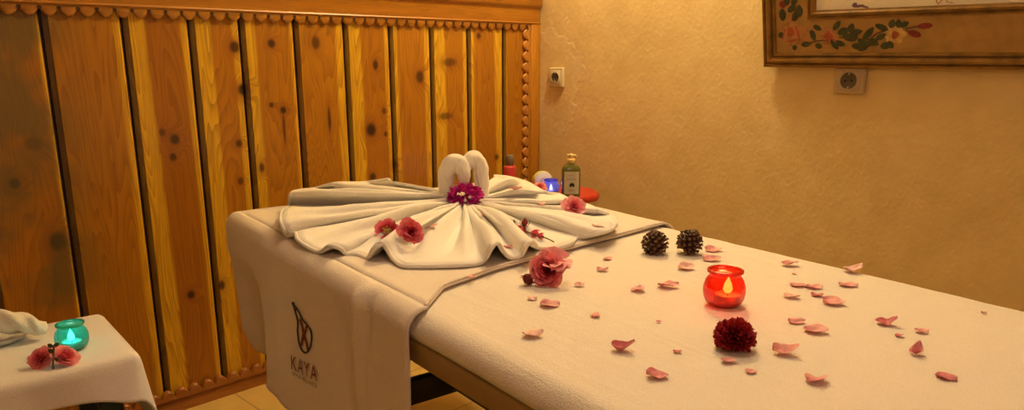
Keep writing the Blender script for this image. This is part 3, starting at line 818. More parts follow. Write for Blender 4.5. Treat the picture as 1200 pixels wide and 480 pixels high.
# two roses on the left skirt
X, Y = (0.9151, 1.2673, 0.7220)[:2]
rose('open_rose', 'crimson open rose with yellow stamens on the left towel skirt', 'rose', (X, Y), .0205, tri_dir(X, Y, .75, .55) - rx * .15, 'rose_deep', 21, stamens=True, zoff=.005, layers=[(5, .50, .95, .12, .7), (6, .72, .92, .20, .72), (7, .92, .8, .3, .7)])
X, Y = (0.9058, 1.1747, 0.7260)[:2]
rose('full_rose', 'full crimson pink rose right of the stamened one on the left towel skirt', 'rose', (X, Y), .0185, tri_dir(X, Y, .9, .45) + rx * .1, 'rose_deep', 22, zoff=.014)
# rose on the right skirt, rose by the blue candle
X, Y = (1.3348, 1.1094, 0.7270)[:2]
rose('light_rose', 'light pink rose on the right towel skirt in front of the pump bottle', 'rose', (X, Y), .0215, tri_dir(X, Y, .7, .6) + rx * .2, 'rose_pale', 23, layers=[(4, .30, .98, .06, .95), (5, .5, .95, .14, .85), (6, .7, .85, .25, .75), (7, .85, .66, .38, .7)])

# carnation
X, Y = (0.9246, 0.4735, 0.6800)[:2]
t = thing('carnation', 'dark red frilly carnation head on the bed below the red candle jar', 'carnation', (X, Y, TOP))
mb = MB(); rnd = random.Random(5)
for k in range(230):
    f = (k + .5) / 230; ph = math.acos(1 - f * 1.55); th = k * 2.39996
    d = Vector((math.sin(ph) * math.cos(th), math.sin(ph) * math.sin(th), math.cos(ph)))
    c = Vector((0, 0, .018)); L = .0255 * rnd.uniform(.86, 1.1)
    s = d.orthogonal().normalized(); s = (Matrix.Rotation(rnd.random() * 6.28, 3, d) @ s); q = d.cross(s); P = []; tn = []
    for j in range(4):
        tt = j / 3; row = []
        for i in range(6):
            a = i / 5 * 2 - 1; w = .0062 * (.25 + .75 * tt)
            row.append(c + d * (L * (.35 + .65 * tt) + .0016 * math.sin(i * 2.6 + k) * tt) + s * w * a + q * (.0022 * math.sin(i * 2.1 + k * 1.3) * tt + .003 * tt * tt))
        P.append(row); tn.append([.1 + .75 * tt ** 2 + rnd.uniform(-.1, .1)] * 6)
    mb.grid(P, tone=tn)
for v in mb.v: v.z = max(v.z, .0005); v.x *= 1.07; v.y *= 1.07; v.z *= .98
mb.build('petals', M['carnation'], t)
MB().lathe([(.0005, .001), (.007, .002), (.009, .010), (.011, .020), (.0005, .024)], 12, tone=.3).build('calyx', M['bud'], t)

# bougainvillea at the base of the heart
X, Y = (GATHER - vx * .052).xy
t = thing('bougainvillea', 'magenta bougainvillea cluster at the base of the towel heart', 'flower', (X, Y, .727))
mb = MB(); rnd = random.Random(15); wf = MB()
for k in range(120):
    d = Vector((rnd.gauss(0, 1), rnd.gauss(0, 1), rnd.gauss(0, 1))).normalized()
    d = (d - vx * .35).normalized()
    p = rx * d.dot(rx) * .046 + vx * d.dot(vx) * .018 + Vector((0, 0, d.z * .030)) 
    u_ = (Vector((rnd.gauss(0, 1), rnd.gauss(0, 1), rnd.gauss(0, 1)))).normalized()
    leaf(mb, p * .6, (d + u_ * .45), rnd.uniform(.019, .028), rnd.uniform(.0075, .0105), u_, rnd.uniform(.15, .8), rnd.uniform(-.2, .35))
for (a, b) in ((-.004, .012), (.001, -.004), (.012, .004)):
    p = rx * a - vx * .024 + Vector((0, 0, b)); wf.tube([p + vx * .012, p], .0012, 6)
    for k in range(5): leaf(wf, p, rx * math.cos(k * 1.257) + Vector((0, 0, math.sin(k * 1.257))) - vx * .4, .0055, .002, -vx, .9)
mb.build('bracts', M['magenta'], t)
wf.build('white_florets', M['white_plastic'], t)
MB().tube([rx * .004 + vx * .005, rx * .010 - vx * .010 + Vector((0, 0, -.018)), rx * .016 - vx * .016 + Vector((0, 0, -.028))], .0014, 6).build('stem', M['stem'], t)

# sprig of dark red buds
sp_pts = [Vector(p) for p in ((1.1612, 1.1323, 0.7260), (1.1549, 1.1158, 0.7200), (1.1503, 1.0960, 0.7125), (1.1423, 1.0682, 0.7090), (1.1398, 1.0461, 0.7057), (1.1441, 1.0257, 0.7020), (1.1408, 1.0013, 0.6995))]
o0 = sp_pts[3]
t = thing('bud_sprig', 'twig of dark red flower buds lying on the towel folds right of the heart', 'sprig', tuple(o0))
def settle(p, lift=.003): 
    z, _ = ground(p.x, p.y); return Vector((p.x, p.y, z + lift))
L_ = [settle(p, .005 + .008 * (1 - i / 6)) for i, p in enumerate(sp_pts)]
MB().tube([p - o0 for p in crom(L_, 4)], .0014, 6).build('twig', M['stem'], t)
def budm(p, d, L, w, tone, name='bud', mat='bud'):
    mb = MB(); d = Vector(d).normalized()
    mb.lathe([(.0004, 0), (w * .55, L * .12), (w, L * .42), (w * .85, L * .68), (w * .35, L * .92), (.0003, L)], 10, m=orient(p - o0, d), tone=tone)
    for k in range(4):
        e = d.orthogonal().normalized(); e = Matrix.Rotation(k * 1.57, 3, d) @ e
        leaf(mb, p - o0 + e * w * .5, d + e * .35, L * 1.05, w * .5, e, tone - .15, .2)
    return mb.build(name, M[mat], t)
U_ = Vector((0, 0, 1))
budm(L_[0], U_ - rx * .25, .016, .0030, .1); budm(L_[0] - rx * .001, U_ - rx * .75, .015, .003, .15)
budm(L_[2] + U_ * .009, U_ + rx * .15, .020, .0075, .45); MB().tube([L_[2] - o0, L_[2] + U_ * .011 - o0], .0012, 6).build('stalk', M['stem'], t)
budm(L_[2] - rx * .002, U_ * .3 - rx * .3 - vx * .6, .018, .0075, .75, mat='rose_deep')
budm(L_[3], rx * .8 - U_ * .1 - vx * .3, .020, .0068, .6, mat='rose_deep')
budm(L_[4], rx * .9 - vx * .3, .014, .0045, .55, mat='rose_deep')
# ------------------------------------------------------------------ pine cones
def pine_cone(loc, label, axis, seed, R=.0235, H=.047):
    t = thing('pine_cone', label, 'pine cone', loc, group=None)
    m = orient((0, 0, 0), axis, seed); core, sc, tips = MB(), MB(), MB(); n = 84
    prof = lambda f: R * (.30 + .80 * math.sin(math.pi * (f * .80 + .17)) ** 1.1) * (1 - .35 * f ** 3)
    core.lathe([(.0003, 0)] + [(prof(f) * .62, H * f * .95) for f in [k / 8 for k in range(9)]] + [(.0003, H * .97)], 14)
    rnd = random.Random(seed)
    for k in range(n):
        f = (k + .5) / n; th = k * 2.39996; z = H * (.03 + .92 * f); r = prof(f) * rnd.uniform(.94, 1.06)
        e = Vector((math.cos(th), math.sin(th), 0)); s = Vector((-e.y, e.x, 0))
        up = lerp(-.15, 1.3, f); d = (e + Vector((0, 0, up))).normalized(); nn = s.cross(d)
        w = .0062 * (1.05 - .45 * f); b = e * prof(f) * .45 + Vector((0, 0, z - .004)); L = r * .68
        P = []
        for (q, ww, th_) in ((0, .45, .0010), (.5, .8, .0014), (.85, 1.0, .0022), (1.0, .8, .0028)):
            c = b + d * L * q + nn * (.0022 * q * q) * -1
            P.append([c - s * w * ww + nn * -.0004, c - s * w * ww * .4 + nn * th_, c + s * w * ww * .4 + nn * th_, c + s * w * ww - nn * .0004, c + s * w * ww * .4 - nn * th_ * .7, c - s * w * ww * .4 - nn * th_ * .7])
        sc.grid(P, cv=True); o = len(sc.v); sc.add(P[-1], [[0, 1, 2, 3, 4, 5]])
        c = b + d * L * 1.0; tips.lathe([(w * .42, -.0003), (w * .36, .0008), (.0002, .0016)], 6, m=orient(c, d))
    lo = min((m @ v).z for v in sc.v)
    for q in (core, sc, tips): q.xf(Matrix.Translation((0, 0, -lo - .0005)) @ m)
    cx = m @ Vector((0, 0, H * .5))
    for q in (core, sc, tips): q.xf(Matrix.Translation((-cx.x, -cx.y, 0)))
    core.build('core', M['cone'], t); shade_angle(sc.build('scales', M['cone'], t), 35); tips.build('scale_tips', M['cone_tip'], t)
pine_cone((1.2823, 0.8494, 0.6800), 'left brown pine cone standing on the bed near the towel edge', -rx * .12 + Vector((0, 0, 1)) + vx * .1, 3)
pine_cone((1.3349, 0.7959, 0.6800), 'right brown pine cone tilted on the bed behind the red candle jar', rx * .42 + Vector((0, 0, 1)) - vx * .1, 8)

# ------------------------------------------------------------------ glass candle jars
def jar(loc, label, glass, name, s=1.0, wide=1.0):
    t = thing(name, label, 'candle jar', loc)
    pr = [(.0002, .0012), (.018, .001), (.0235, .002), (.028, .006), (.0322, .014), (.0340, .024), (.0335, .034), (.0305, .0435), (.0265, .0495), (.0250, .0525), (.0252, .0550), (.0272, .0562), (.0280, .0590), (.0274, .0615), (.0258, .0622), (.0246, .0612), (.0240, .0580)]
    pr = [(r * s * wide, z * s) for r, z in pr]
    MB().lathe(pr, 40).build('bowl', M[glass], t)
    MB().lathe([((.0276 + .0018 * math.cos(q)) * s * wide, (.0592 + .0026 * math.sin(q)) * s) for q in [k * math.pi / 4 for k in range(9)]], 40).build('rim', M[glass], t)
    return t
def tealight(loc, label, flame, wax, s, power, color):
    t = thing('tealight', label, 'candle', loc)
    MB().lathe([(.0002, 0), (.0185 * s, 0), (.0190 * s, .001), (.0190 * s, .0145 * s), (.0184 * s, .0145 * s), (.0182 * s, .002)], 28).build('cup', M['tin'], t)
    MB().lathe([(.0181 * s, .0015), (.0181 * s, .0115 * s), (.012 * s, .0108 * s), (.0002, .0102 * s)], 28).build('wax', M[wax], t)
    MB().tube([(0, 0, .010 * s), (.0006, 0, .0155 * s)], .0007, 6).build('wick', M['wick'], t)
    MB().lathe([(.0002, .0145 * s), (.0045 * s, .0165 * s), (.0068 * s, .0215 * s), (.0054 * s, .028 * s), (.0024 * s, .035 * s), (.0002, .040 * s)], 14).build('flame', M[flame], t)
    l = bpy.data.lights.new('candle_glow', 'POINT'); l.energy = power; l.color = color; l.shadow_soft_size = .008
    lo = bpy.data.objects.new('candle_glow', l); COL.objects.link(lo); lo.location = (0, 0, .046 * s); lo.parent = t
    return t
J = Vector((1.0834, 0.5793, 0.6800))
jar(J, 'red glass jar holding a lit candle in the middle of the bed', 'red_glass', 'candle_jar')
tealight(J + Vector((.004, -.004, .004)), 'lit tealight glowing inside the red glass jar', 'flame', 'wax', 1.15, .075, (1, .45, .12))

# ------------------------------------------------------------------ corner stool with bottles
SZ = .57
SC = Vector((2.1275, 1.9145, 0.5700))
st = thing('corner_stool', 'round-ended red topped stool in the room corner behind the bed head', 'stool', (SC.x, SC.y, 0))
A_ = rx; B_ = vx
def oval(a, b, z): return [Vector((0, 0, z)) + A_ * a * math.copysign(abs(math.cos(q)) ** .8, math.cos(q)) + B_ * b * math.copysign(abs(math.sin(q)) ** .8, math.sin(q)) for q in [k * 2 * math.pi / 48 for k in range(48)]]
P = [oval(a, b, z) for a, b, z in ((.0005, .0005, SZ - .03), (.19, .125, SZ - .03), (.203, .138, SZ - .026), (.207, .142, SZ - .015), (.203, .138, SZ - .004), (.196, .131, SZ), (.185, .12, SZ), (.0005, .0005, SZ))]
MB().grid(P, cv=True).build('seat', M['lacquer'], st)
for a in (-1, 1):
    for b in (-1, 1):
        MB().tube([A_ * a * .15 + B_ * b * .09 + Vector((0, 0, .0)), A_ * a * .135 + B_ * b * .08 + Vector((0, 0, SZ - .028))], [.014, .017], 12).build('leg', M['stool_leg'], st)
MB().tube([A_ * -.142, A_ * .142], .009, 8).xf(Matrix.Translation((0, 0, .25))).build('stretcher', M['stool_leg'], st)

p = Vector((2.0997, 1.7646, 0.5700))
t = thing('pump_bottle', 'olive pump bottle with pale leaf label on the red stool', 'bottle', tuple(p))
def rr_ring(w, d, z, n=40, pw=.55): return [rx * w * math.copysign(abs(math.cos(q)) ** pw, math.cos(q)) + vx * d * math.copysign(abs(math.sin(q)) ** pw, math.sin(q)) + Vector((0, 0, z)) for q in [k * 2 * math.pi / n for k in range(n)]]
MB().grid([rr_ring(*q) for q in ((.0005, .0005, 0), (.029, .017, 0), (.0335, .021, .004), (.0345, .022, .012), (.0345, .022, .098), (.033, .021, .108), (.027, .018, .117), (.016, .014, .122), (.012, .012, .126), (.0115, .0115, .134), (.0003, .0003, .134))], cv=True).build('bottle_body', M['bottle'], t)
def bottle_patch(w0, w1, z0, z1, off, name, mat, par):
    P = []
    for j in range(7):
        z = lerp(z0, z1, j / 6); row = []
        for i in range(13):
            a = lerp(w0, w1, i / 12); row.append(rx * a - vx * (.022 * (max(0, 1 - (abs(a) / .0345) ** (2 / .55))) ** (.55 / 2) + off) + Vector((0, 0, z)))
        P.append(row)
    return MB().grid(P).build(name, mat, par)
lb = bottle_patch(-.027, .027, .016, .098, .0006, 'label', M['label'], t)
em = MB()
for k in range(7):
    an = -.4 + k * .66; leaf(em, -vx * .0236 + Vector((0, 0, .048)) + rx * .001, rx * math.cos(an) + Vector((0, 0, math.sin(an))), .011, .0032, -vx, .5, 0)
em.build('leaf_emblem', M['ink'], lb)
faded = plain('faded_print', (.30, .27, .21), .7)
for (z, w) in ((.083, .010), (.072, .017), (.067, .019), (.031, .013), (.026, .010)):
    tx = MB().box((-w, -.0004, z), (w, 0, z + .0016))
    tx.v = [rx * v.x - vx * (.0232 - v.y * .1) + Vector((0, 0, v.z)) for v in tx.v]
    tx.build('label_line', faded, lb)
MB().lathe([(.0130, .126), (.0145, .1265), (.0145, .141), (.012, .143), (.0055, .1435), (.0055, .149), (.0003, .149)], 24).build('collar', M['pump'], t)
ph = MB().lathe([(.0003, .147), (.0085, .147), (.0095, .149), (.0095, .157), (.0075, .160), (.0003, .1605)], 20)
ph.tube([rx * .004 + Vector((0, 0, .154)), rx * .014 + Vector((0, 0, .154)), rx * .019 + Vector((0, 0, .150))], [.0045, .004, .0032], 10)
ph.tube([rx * -.004 + Vector((0, 0, .155)), rx * -.012 + Vector((0, 0, .155))], [.0045, .004], 10)
ph.build('pump_head', M['pump'], t)

p = Vector((2.1290, 2.1075, 0.5700))
t = thing('spray_bottle', 'small rose red bottle with grey cap against the panelled wall', 'bottle', tuple(p))
MB().lathe([(.0003, 0), (.025, 0), (.0265, .003), (.0265, .070), (.024, .078), (.015, .082), (.0003, .082)], 28).build('bottle_body', M['pink_liquid'], t)
MB().lathe([(.015, .080), (.0165, .082), (.0165, .111), (.015, .121), (.0135, .1225), (.0003, .1225)], 24).build('cap', M['grey_cap'], t)

p = Vector((2.1345, 1.9342, 0.5700))
t = thing('cream_pot', 'round white pot with lime rim standing on its edge beside the blue candle', 'pot', tuple(p))
R_ = .038
mm = orient((0, 0, R_), -vx + rx * .25 + Vector((0, 0, .12)))
MB().lathe([(.0003, .012), (R_ * .82, .012), (R_ * .90, .010), (R_ * .93, .004), (R_ * .93, -.010), (.0003, -.010)], 36, m=mm).build('pot_lid', M['white_plastic'], t)
MB().lathe([(R_ * .90, .0105), (R_ * .97, .010), (R_, .006), (R_, -.014), (R_ * .95, -.022), (.0003, -.022)], 36, m=mm).build('pot_body', M['lime_rim'], t)
grey = plain('grey_print', (.45, .43, .40), .7)
for q, w in ((.010, .012), (.003, .016)): MB().box((-w, q, .0122), (w, q + .002, .0126)).xf(mm).build('lid_print', grey, t)

p = Vector((2.0947, 1.8568, 0.5700))
jar(p, 'small blue glass candle jar on the red stool by the pump bottle', 'blue_glass', 'candle_jar', .93)
tealight(p + Vector((0, 0, .004)) - vx * .003, 'lit tealight inside the blue glass jar', 'flame_blue', 'wax_white', .9, .05, (.75, .72, 1))
# pink rose by the blue candle
pr = Vector((2.0341, 1.8557, 0.5700)); sv = TREE
TREE = BVHTree.FromPolygons([Vector((0, 0, -9)), Vector((1, 0, -9)), Vector((0, 1, -9))], [[0, 1, 2]])
def ground(x, y, default=SZ): return (default, Vector((0, 0, 1)))
rose('pink_rose', 'pink rose head on the red stool between white pot and blue candle', 'rose', (pr.x, pr.y), .019, tri_dir(pr.x, pr.y, .6, .7), 'rose_pale', 31, zoff=.016)

# ------------------------------------------------------------------ side table on the left
TZ = .53
TX0, TX1, TY0, TY1 = -.02, .4685, 1.460, 1.765
ROT = Matrix.Translation((.22, 1.585, 0)) @ Matrix.Rotation(math.radians(-5.5), 4, 'Z') @ Matrix.Translation((-.22, -1.585, 0))
tb_ = thing('side_table', 'small dark green side table under a white cloth', 'table', (.22, 1.585, 0), (0, 0, math.radians(-5.5)))
def tbox(name, a, b, mat, bev=.003):
    o = MB().box(Vector(a) - Vector((.22, 1.585, 0)), Vector(b) - Vector((.22, 1.585, 0)), bev).build(name, M[mat], tb_); return o
tbox('table_top', (TX0 + .006, TY0 + .006, TZ - .028), (TX1 - .006, TY1 - .006, TZ - .004), 'green_paint')
for x in (TX0 + .03, TX1 - .072):
    for y in (TY0 + .02, TY1 - .058): tbox('leg', (x, y, 0), (x + .040, y + .036, TZ - .026), 'green_paint')
for y in (TY0 + .03, TY1 - .05): tbox('apron', (TX0 + .067, y, TZ - .075), (TX1 - .074, y + .016, TZ - .028), 'green_paint')
tbox('apron', (TX1 - .062, TY0 + .057, TZ - .075), (TX1 - .046, TY1 - .059, TZ - .028), 'green_paint')

def cloth_surface():
    P = []; n = 64; drop0 = .060
    # perimeter loop of the table top with rounded corners
    def peri(s):   # s 0..1 round the rectangle, returns point and outward normal
        w, d, r = TX1 - TX0, TY1 - TY0, .012
        cx, cy = (TX0 + TX1) / 2, (TY0 + TY1) / 2
        a = s * 2 * math.pi; c, sn = math.cos(a), math.sin(a)
        k = 1 / max(abs(c) / (w / 2), abs(sn) / (d / 2))
        return Vector((cx + c * k, cy + sn * k, 0))
    N = 220; loop = []
    per = 2 * (TX1 - TX0 + TY1 - TY0)
    corners = [(TX0, TY0), (TX1, TY0), (TX1, TY1), (TX0, TY1)]
    for e in range(4):
        (x0, y0), (x1, y1) = corners[e], corners[(e + 1) % 4]
        nn = (Vector((0, -1, 0)), Vector((1, 0, 0)), Vector((0, 1, 0)), Vector((-1, 0, 0)))[e]
        L = math.hypot(x1 - x0, y1 - y0); m_ = 60 if e % 2 == 0 else 40; r = .014
        for k in range(m_):
            f = k / m_; q = r / L + (1 - 2 * r / L) * f; loop.append((Vector((lerp(x0, x1, q), lerp(y0, y1, q), 0)), nn, e, f))
        n2 = (Vector((1, 0, 0)), Vector((0, 1, 0)), Vector((-1, 0, 0)), Vector((0, -1, 0)))[e]
        c = Vector((x1, y1, 0)) - (nn + n2) * r
        for k in range(6):
            a = k / 6 * math.pi / 2; d = nn * math.cos(a) + n2 * math.sin(a); loop.append((c + d * r, d, e + .5, k / 6))
    rings = []
    ctr = Vector(((TX0 + TX1) / 2, (TY0 + TY1) / 2, 0))
    for s in (.0, .3, .6, .85, .95): rings.append([(p - d * .012).lerp(ctr, 1 - s) + Vector((0, 0, TZ)) if s else ctr + Vector((0, 0, TZ)) for p, d, e, f in loop])
    for q in (0, .5, 1.0, 1.35): rings.append([p - d * .012 + d * .014 * math.sin(q) + Vector((0, 0, TZ - .014 * (1 - math.cos(q)))) for p, d, e, f in loop])
    for k in range(1, 13):
        g = k / 12; row = []
        for p, d, e, f in loop:
            corner = 0.0
            if e == int(e):
                L = (TX1 - TX0) if int(e) % 2 == 0 else (TY1 - TY0); dist = min(f, 1 - f) * L; corner = math.exp(-(dist / .055) ** 2)
            else: corner = 1.0
            side = 1.0 if e == 1 else (sm(0, 1, f) if e == .5 else (1 - f if e == 1.5 else 0.0))
            drop = lerp(lerp(drop0, .080, corner), .150, side) - .010
            wav = .004 * math.sin((p.x * 40 + p.y * 33)) + .004 * noise.noise(p * 14)
            out = .003 + (.008 + .016 * corner) * g ** 1.1 + wav * g
            row.append(p + d * out + Vector((0, 0, TZ - .012 - drop * g)))
        rings.append(row)
    return MB().grid(rings, cv=True)
o = clean(cloth_surface().xf(ROT).build('table_cloth', M['cloth']), .0002); solid(o, .003, 1)
tag(o, 'white cloth draped over the small green side table', 'tablecloth')

def ground(x, y, default=TZ + .0025): return (default, Vector((0, 0, 1)))
T_ = Vector((0.3757, 1.5493, 0.5325))
jar(T_, 'teal green glass candle jar on the white covered side table', 'teal_glass', 'candle_jar', .86)
tealight(T_ + Vector((0, 0, .004)) - vx * .002, 'lit tealight inside the teal glass jar', 'flame_teal', 'wax_white', .95, .05, (.8, 1, .9))
X, Y = (0.3091, 1.4977, 0.5325)[:2]
def vdir(x, y): v = Vector((x, y, 0)).normalized(); return v, Vector((v.y, -v.x, 0))
v1, r1 = vdir(X, Y)
rose('pink_rose', 'left pink rose of the pair on the side table, nearer the rolled towel', 'rose', (X, Y), .0165, -v1 * .5 + Vector((0, 0, .6)) - r1 * .4, 'rose', 41)
X2, Y2 = (0.3442, 1.4787, 0.5325)[:2]
rose('pink_rose', 'right pink rose of the pair on the side table, in front of the teal jar', 'rose', (X2, Y2), .0165, -v1 * .45 + Vector((0, 0, .72)) + r1 * .4, 'rose', 42)
X3, Y3 = (0.3266, 1.4910, 0.5325)[:2]
t = thing('leafy_stem', 'short olive stem with tiny leaves between the two roses on the side table', 'stem', (X3, Y3, TZ + .0025))
mb = MB(); sp = [r1 * .004 + Vector((0, 0, .034)), r1 * .003 + Vector((0, 0, .026)) - v1 * .008, Vector((0, 0, .016)) - v1 * .018, -v1 * .030 - r1 * .002 + Vector((0, 0, .004))]
mb.tube(crom(sp, 4), .0017, 7); mb.build('twig', M['stem'], t)
lf = MB()
for k, (a, b, c) in enumerate(((.6, .5, .2), (-.6, .6, .1), (.8, .1, .3), (-.4, .2, -.3))): leaf(lf, sp[k % 3], r1 * a + Vector((0, 0, b)) - v1 * c, .012, .004, -v1, .4)
lf.build('leaves', M['green_stem'], t)
# rolled towel on a dish at the picture's left edge
p = Vector((0.2912, 1.6759, 0.5325)); v1, r1 = vdir(p.x, p.y)
t = thing('white_dish', 'flat white dish under the twisted towel on the side table', 'dish', (p.x, p.y, TZ + .0028))
P = []
for a, b, z in ((.0004, .0004, 0), (.045, .03, 0), (.066, .044, .004), (.076, .052, .014), (.078, .054, .015), (.075, .051, .0135), (.062, .040, .006), (.0004, .0004, .005)):
    P.append([r1 * a * math.cos(q) + v1 * b * math.sin(q) + Vector((-.028, .02, z)) for q in [k * 2 * math.pi / 40 for k in range(40)]])
MB().grid(P, cv=True).build('bowl', M['plate'], t)
t = thing('rolled_towel', 'twisted white hand towel lying in the dish beside the teal candle', 'towel', (p.x, p.y, TZ + .012))
ctrl = [(-.13, .012, .026), (-.09, .016, .030), (-.05, .014, .034), (-.015, .008, .036), (.018, .000, .031), (.045, -.010, .022), (.062, -.020, .013)]
c = crom([r1 * a + v1 * b + Vector((0, 0, z)) for a, b, z in ctrl], 8); n = len(c); P = []
for i, q in enumerate(c):
    T = (c[min(i + 1, n - 1)] - c[max(i - 1, 0)]).normalized(); s = T.cross(Vector((0, 0, 1))).normalized(); w = s.cross(T); rad = .0215 * (1 - .35 * sm(.6, 1, i / (n - 1)))
    P.append([q + (s * math.cos(a) + w * math.sin(a)) * rad * (1 + .16 * math.cos(3 * (a + i * .17)) + .10 * noise.noise(Vector((math.cos(a) * 2, math.sin(a) * 2, i * .25)))) for a in [k * 2 * math.pi / 30 for k in range(30)]])
P = [[c[0]] * 30] + P + [[c[-1] + (P[-1][k] - c[-1]) * .6 + (c[-1] - c[-2]).normalized() * .008 for k in range(30)], [c[-1] + (c[-1] - c[-2]).normalized() * .011] * 30]
MB().grid(P, cv=True).build('roll', M['towel'], t)
fl_ = [r1 * a + v1 * b + Vector((0, 0, z)) for a, b, z in ((.040, .014, .024), (.054, .010, .020), (.060, .016, .012))]
MB().tube(crom(fl_, 4), [.006] * 9, 10, wob=.2).build('loose_end', M['towel'], t)

# ------------------------------------------------------------------ sockets
def socket(label, loc, w, h, mat):
    t = thing('wall_socket', label, 'socket', loc)
    b = MB().box((-.010, -w / 2, -h / 2), (.008, w / 2, h / 2), .004); shade_angle(b.build('plate', M[mat], t), 30)
    b = MB().box((-.0125, -w * .36, -h * .36), (-.009, w * .36, h * .36), .0015); b.build('insert', M[mat], t)
    q = Matrix.Translation((-.0125, 0, 0)) @ Matrix.Rotation(-math.pi / 2, 4, 'Y')
    MB().lathe([(w * .31, .0), (w * .31, .0018), (w * .27, .0018), (w * .25, -.001)], 30, m=q).build('ring', M[mat], t)
    MB().lathe([(w * .265, .0012), (w * .25, .0006), (.0002, .0006)], 30, m=q).build('recess', M['socket_hole'], t)
    for s in (-1, 1): MB().lathe([(.0001, .0022), (.0028, .0020), (.0030, .0008)], 10, m=q @ Matrix.Translation((0, s * .0095, 0))).build('pin_hole', M['wick'], t)
    for s in (-1, 1): MB().box((-.0148, -.002, s * w * .22 - .003), (-.0128, .002, s * w * .22 + .003)).build('earth_clip', M['tin'], t)
    return t
socket('ivory wall socket on the plaster beside the panelled corner', (XW - .004, 2.1475, .987), .076, .080, 'ivory')
socket('shaded ivory wall socket on the plaster just under the picture frame', (XW - .004, .934, 1.001), .096, .078, 'ivory_shaded')

# ------------------------------------------------------------------ picture with a flower-painted frame
TILT = math.radians(13)
pf = thing('picture_frame', 'wide gilt picture frame painted with roses, tilted forward on the plaster wall', 'picture', (2.4455, 1.2156, 1.042))
pf.matrix_basis = Matrix.Translation((2.4455, 1.2156, 1.042)) @ Matrix(((-1, 0, 0, 0), (0, -1, 0, 0), (0, 0, 1, 0), (0, 0, 0, 1))) @ Matrix.Rotation(TILT, 4, 'Y')
# local axes: x out of the wall, y along the wall to the viewer's right, z up
FW, FH = .98, .76
def frame_ring(prof, name, mat):
    P = []
    for d, h in prof: P.append([(h, d, d), (h, FW - d, d), (h, FW - d, FH - d), (h, d, FH - d)])
    o = MB().grid(P, cv=True).build(name, mat, pf, smooth=False); return o
frame_ring([(.0, .0), (.0, .010), (.003, .014), (.009, .015), (.012, .011), (.014, .011), (.017, .020), (.024, .023), (.030, .020), (.033, .013), (.037, .013), (.040, .017), (.044, .015), (.047, .009)], 'outer_moulding', M['gold'])
frame_ring([(.046, .0085), (.150, .0085)], 'painted_band', M['band'])
frame_ring([(.149, .0085), (.151, .013), (.155, .014), (.158, .009), (.160, .009), (.163, .017), (.169, .019), (.173, .015), (.175, .008), (.1765, .004)], 'inner_moulding', M['gold'])
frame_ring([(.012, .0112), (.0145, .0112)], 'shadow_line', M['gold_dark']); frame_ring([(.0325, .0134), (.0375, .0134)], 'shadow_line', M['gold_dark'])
pic = MB().add([(.004, .174, .174), (.004, FW - .174, .174), (.004, FW - .174, FH - .174), (.004, .174, FH - .174)], [[0, 1, 2, 3]]).build('painting', M['canvas'], pf, smooth=False)
MB().add([(.001, .01, .01), (.001, FW - .01, .01), (.001, FW - .01, FH - .01), (.001, .01, FH - .01)], [[0, 3, 2, 1]]).build('backing', M['gold_dark'], pf, smooth=False)
bk = MB()  # added side and top panels, stop lamplight leaking behind the tilted frame
def back_pt(y, z, q): return (-(math.tan(TILT) * z) * q, y, z)
for y in (.012, FW - .012): bk.add([back_pt(y, .012, 0), back_pt(y, FH - .012, 0), back_pt(y, FH - .012, .93), back_pt(y, .012, .93)], [[0, 1, 2, 3]])
bk.add([back_pt(.012, FH - .012, 0), back_pt(FW - .012, FH - .012, 0), back_pt(FW - .012, FH - .012, .93), back_pt(.012, FH - .012, .93)], [[0, 1, 2, 3]])
bk.build('leak_blocker', M['gold_dark'], pf, smooth=False)
def blob(mb, y, z, ry, rz, rot=0, h=.0095, n=22, lobes=0, amp=.0, pt=0.0):
    P = [Vector((h + .0006, y, z))]; ring = []
    for k in range(n):
        a = k * 2 * math.pi / n; r = 1 + amp * math.cos(lobes * a) if lobes else 1
        u_, w_ = ry * r * math.cos(a), rz * r * math.sin(a) * (1 - pt * max(0, math.cos(a)) ** 2)
        ring.append(Vector((h, y + u_ * math.cos(rot) - w_ * math.sin(rot), z + u_ * math.sin(rot) + w_ * math.cos(rot))))
    mb.add(P + ring, [[0, 1 + k, 1 + (k + 1) % n] for k in range(n)])
def spot(name, mat, par, *a, **k): mb = MB(); blob(mb, *a, **k); return mb.build(name, M[mat], par)
ra = spot('painted_rose', 'paint_rose', pf, .0955, .1115, .036, .034, 0, lobes=5, amp=.06)
spot('painted_rose', 'paint_rose', pf, .132, .104, .027, .030, .3, h=.0092, lobes=4, amp=.07); spot('painted_petal', 'paint_rose', pf, .104, .084, .024, .016, .2, h=.0093)
rb = spot('painted_rose', 'paint_rose', pf, .218, .0985, .027, .028, 0, lobes=6, amp=.08); spot('painted_petal', 'paint_rose', pf, .100, .150, .018, .012, 1, h=.0091)
spot('painted_heart', 'paint_rose_in', ra, .0945, .1135, .013, .014, 0, h=.0104, lobes=3, amp=.15)
for q in ((.119, .108, .004, .026, .3), (.072, .106, .003, .018, -.3), (.100, .086, .020, .003, .2)): spot('painted_shade', 'paint_rose_in', ra, *q, h=.0102)
spot('painted_heart', 'paint_rose_in', rb, .216, .098, .013, .015, 0, h=.0104, lobes=4, amp=.2); spot('painted_shade', 'paint_rose_in', rb, .232, .088, .003, .014, .6, h=.0102)
yf = spot('painted_yellow_flower', 'paint_yellow', pf, .410, .100, .031, .026, 0, lobes=6, amp=.16)
spot('painted_heart', 'paint_rose_in', yf, .412, .0985, .010, .011, 0, h=.0106, lobes=3, amp=.12)
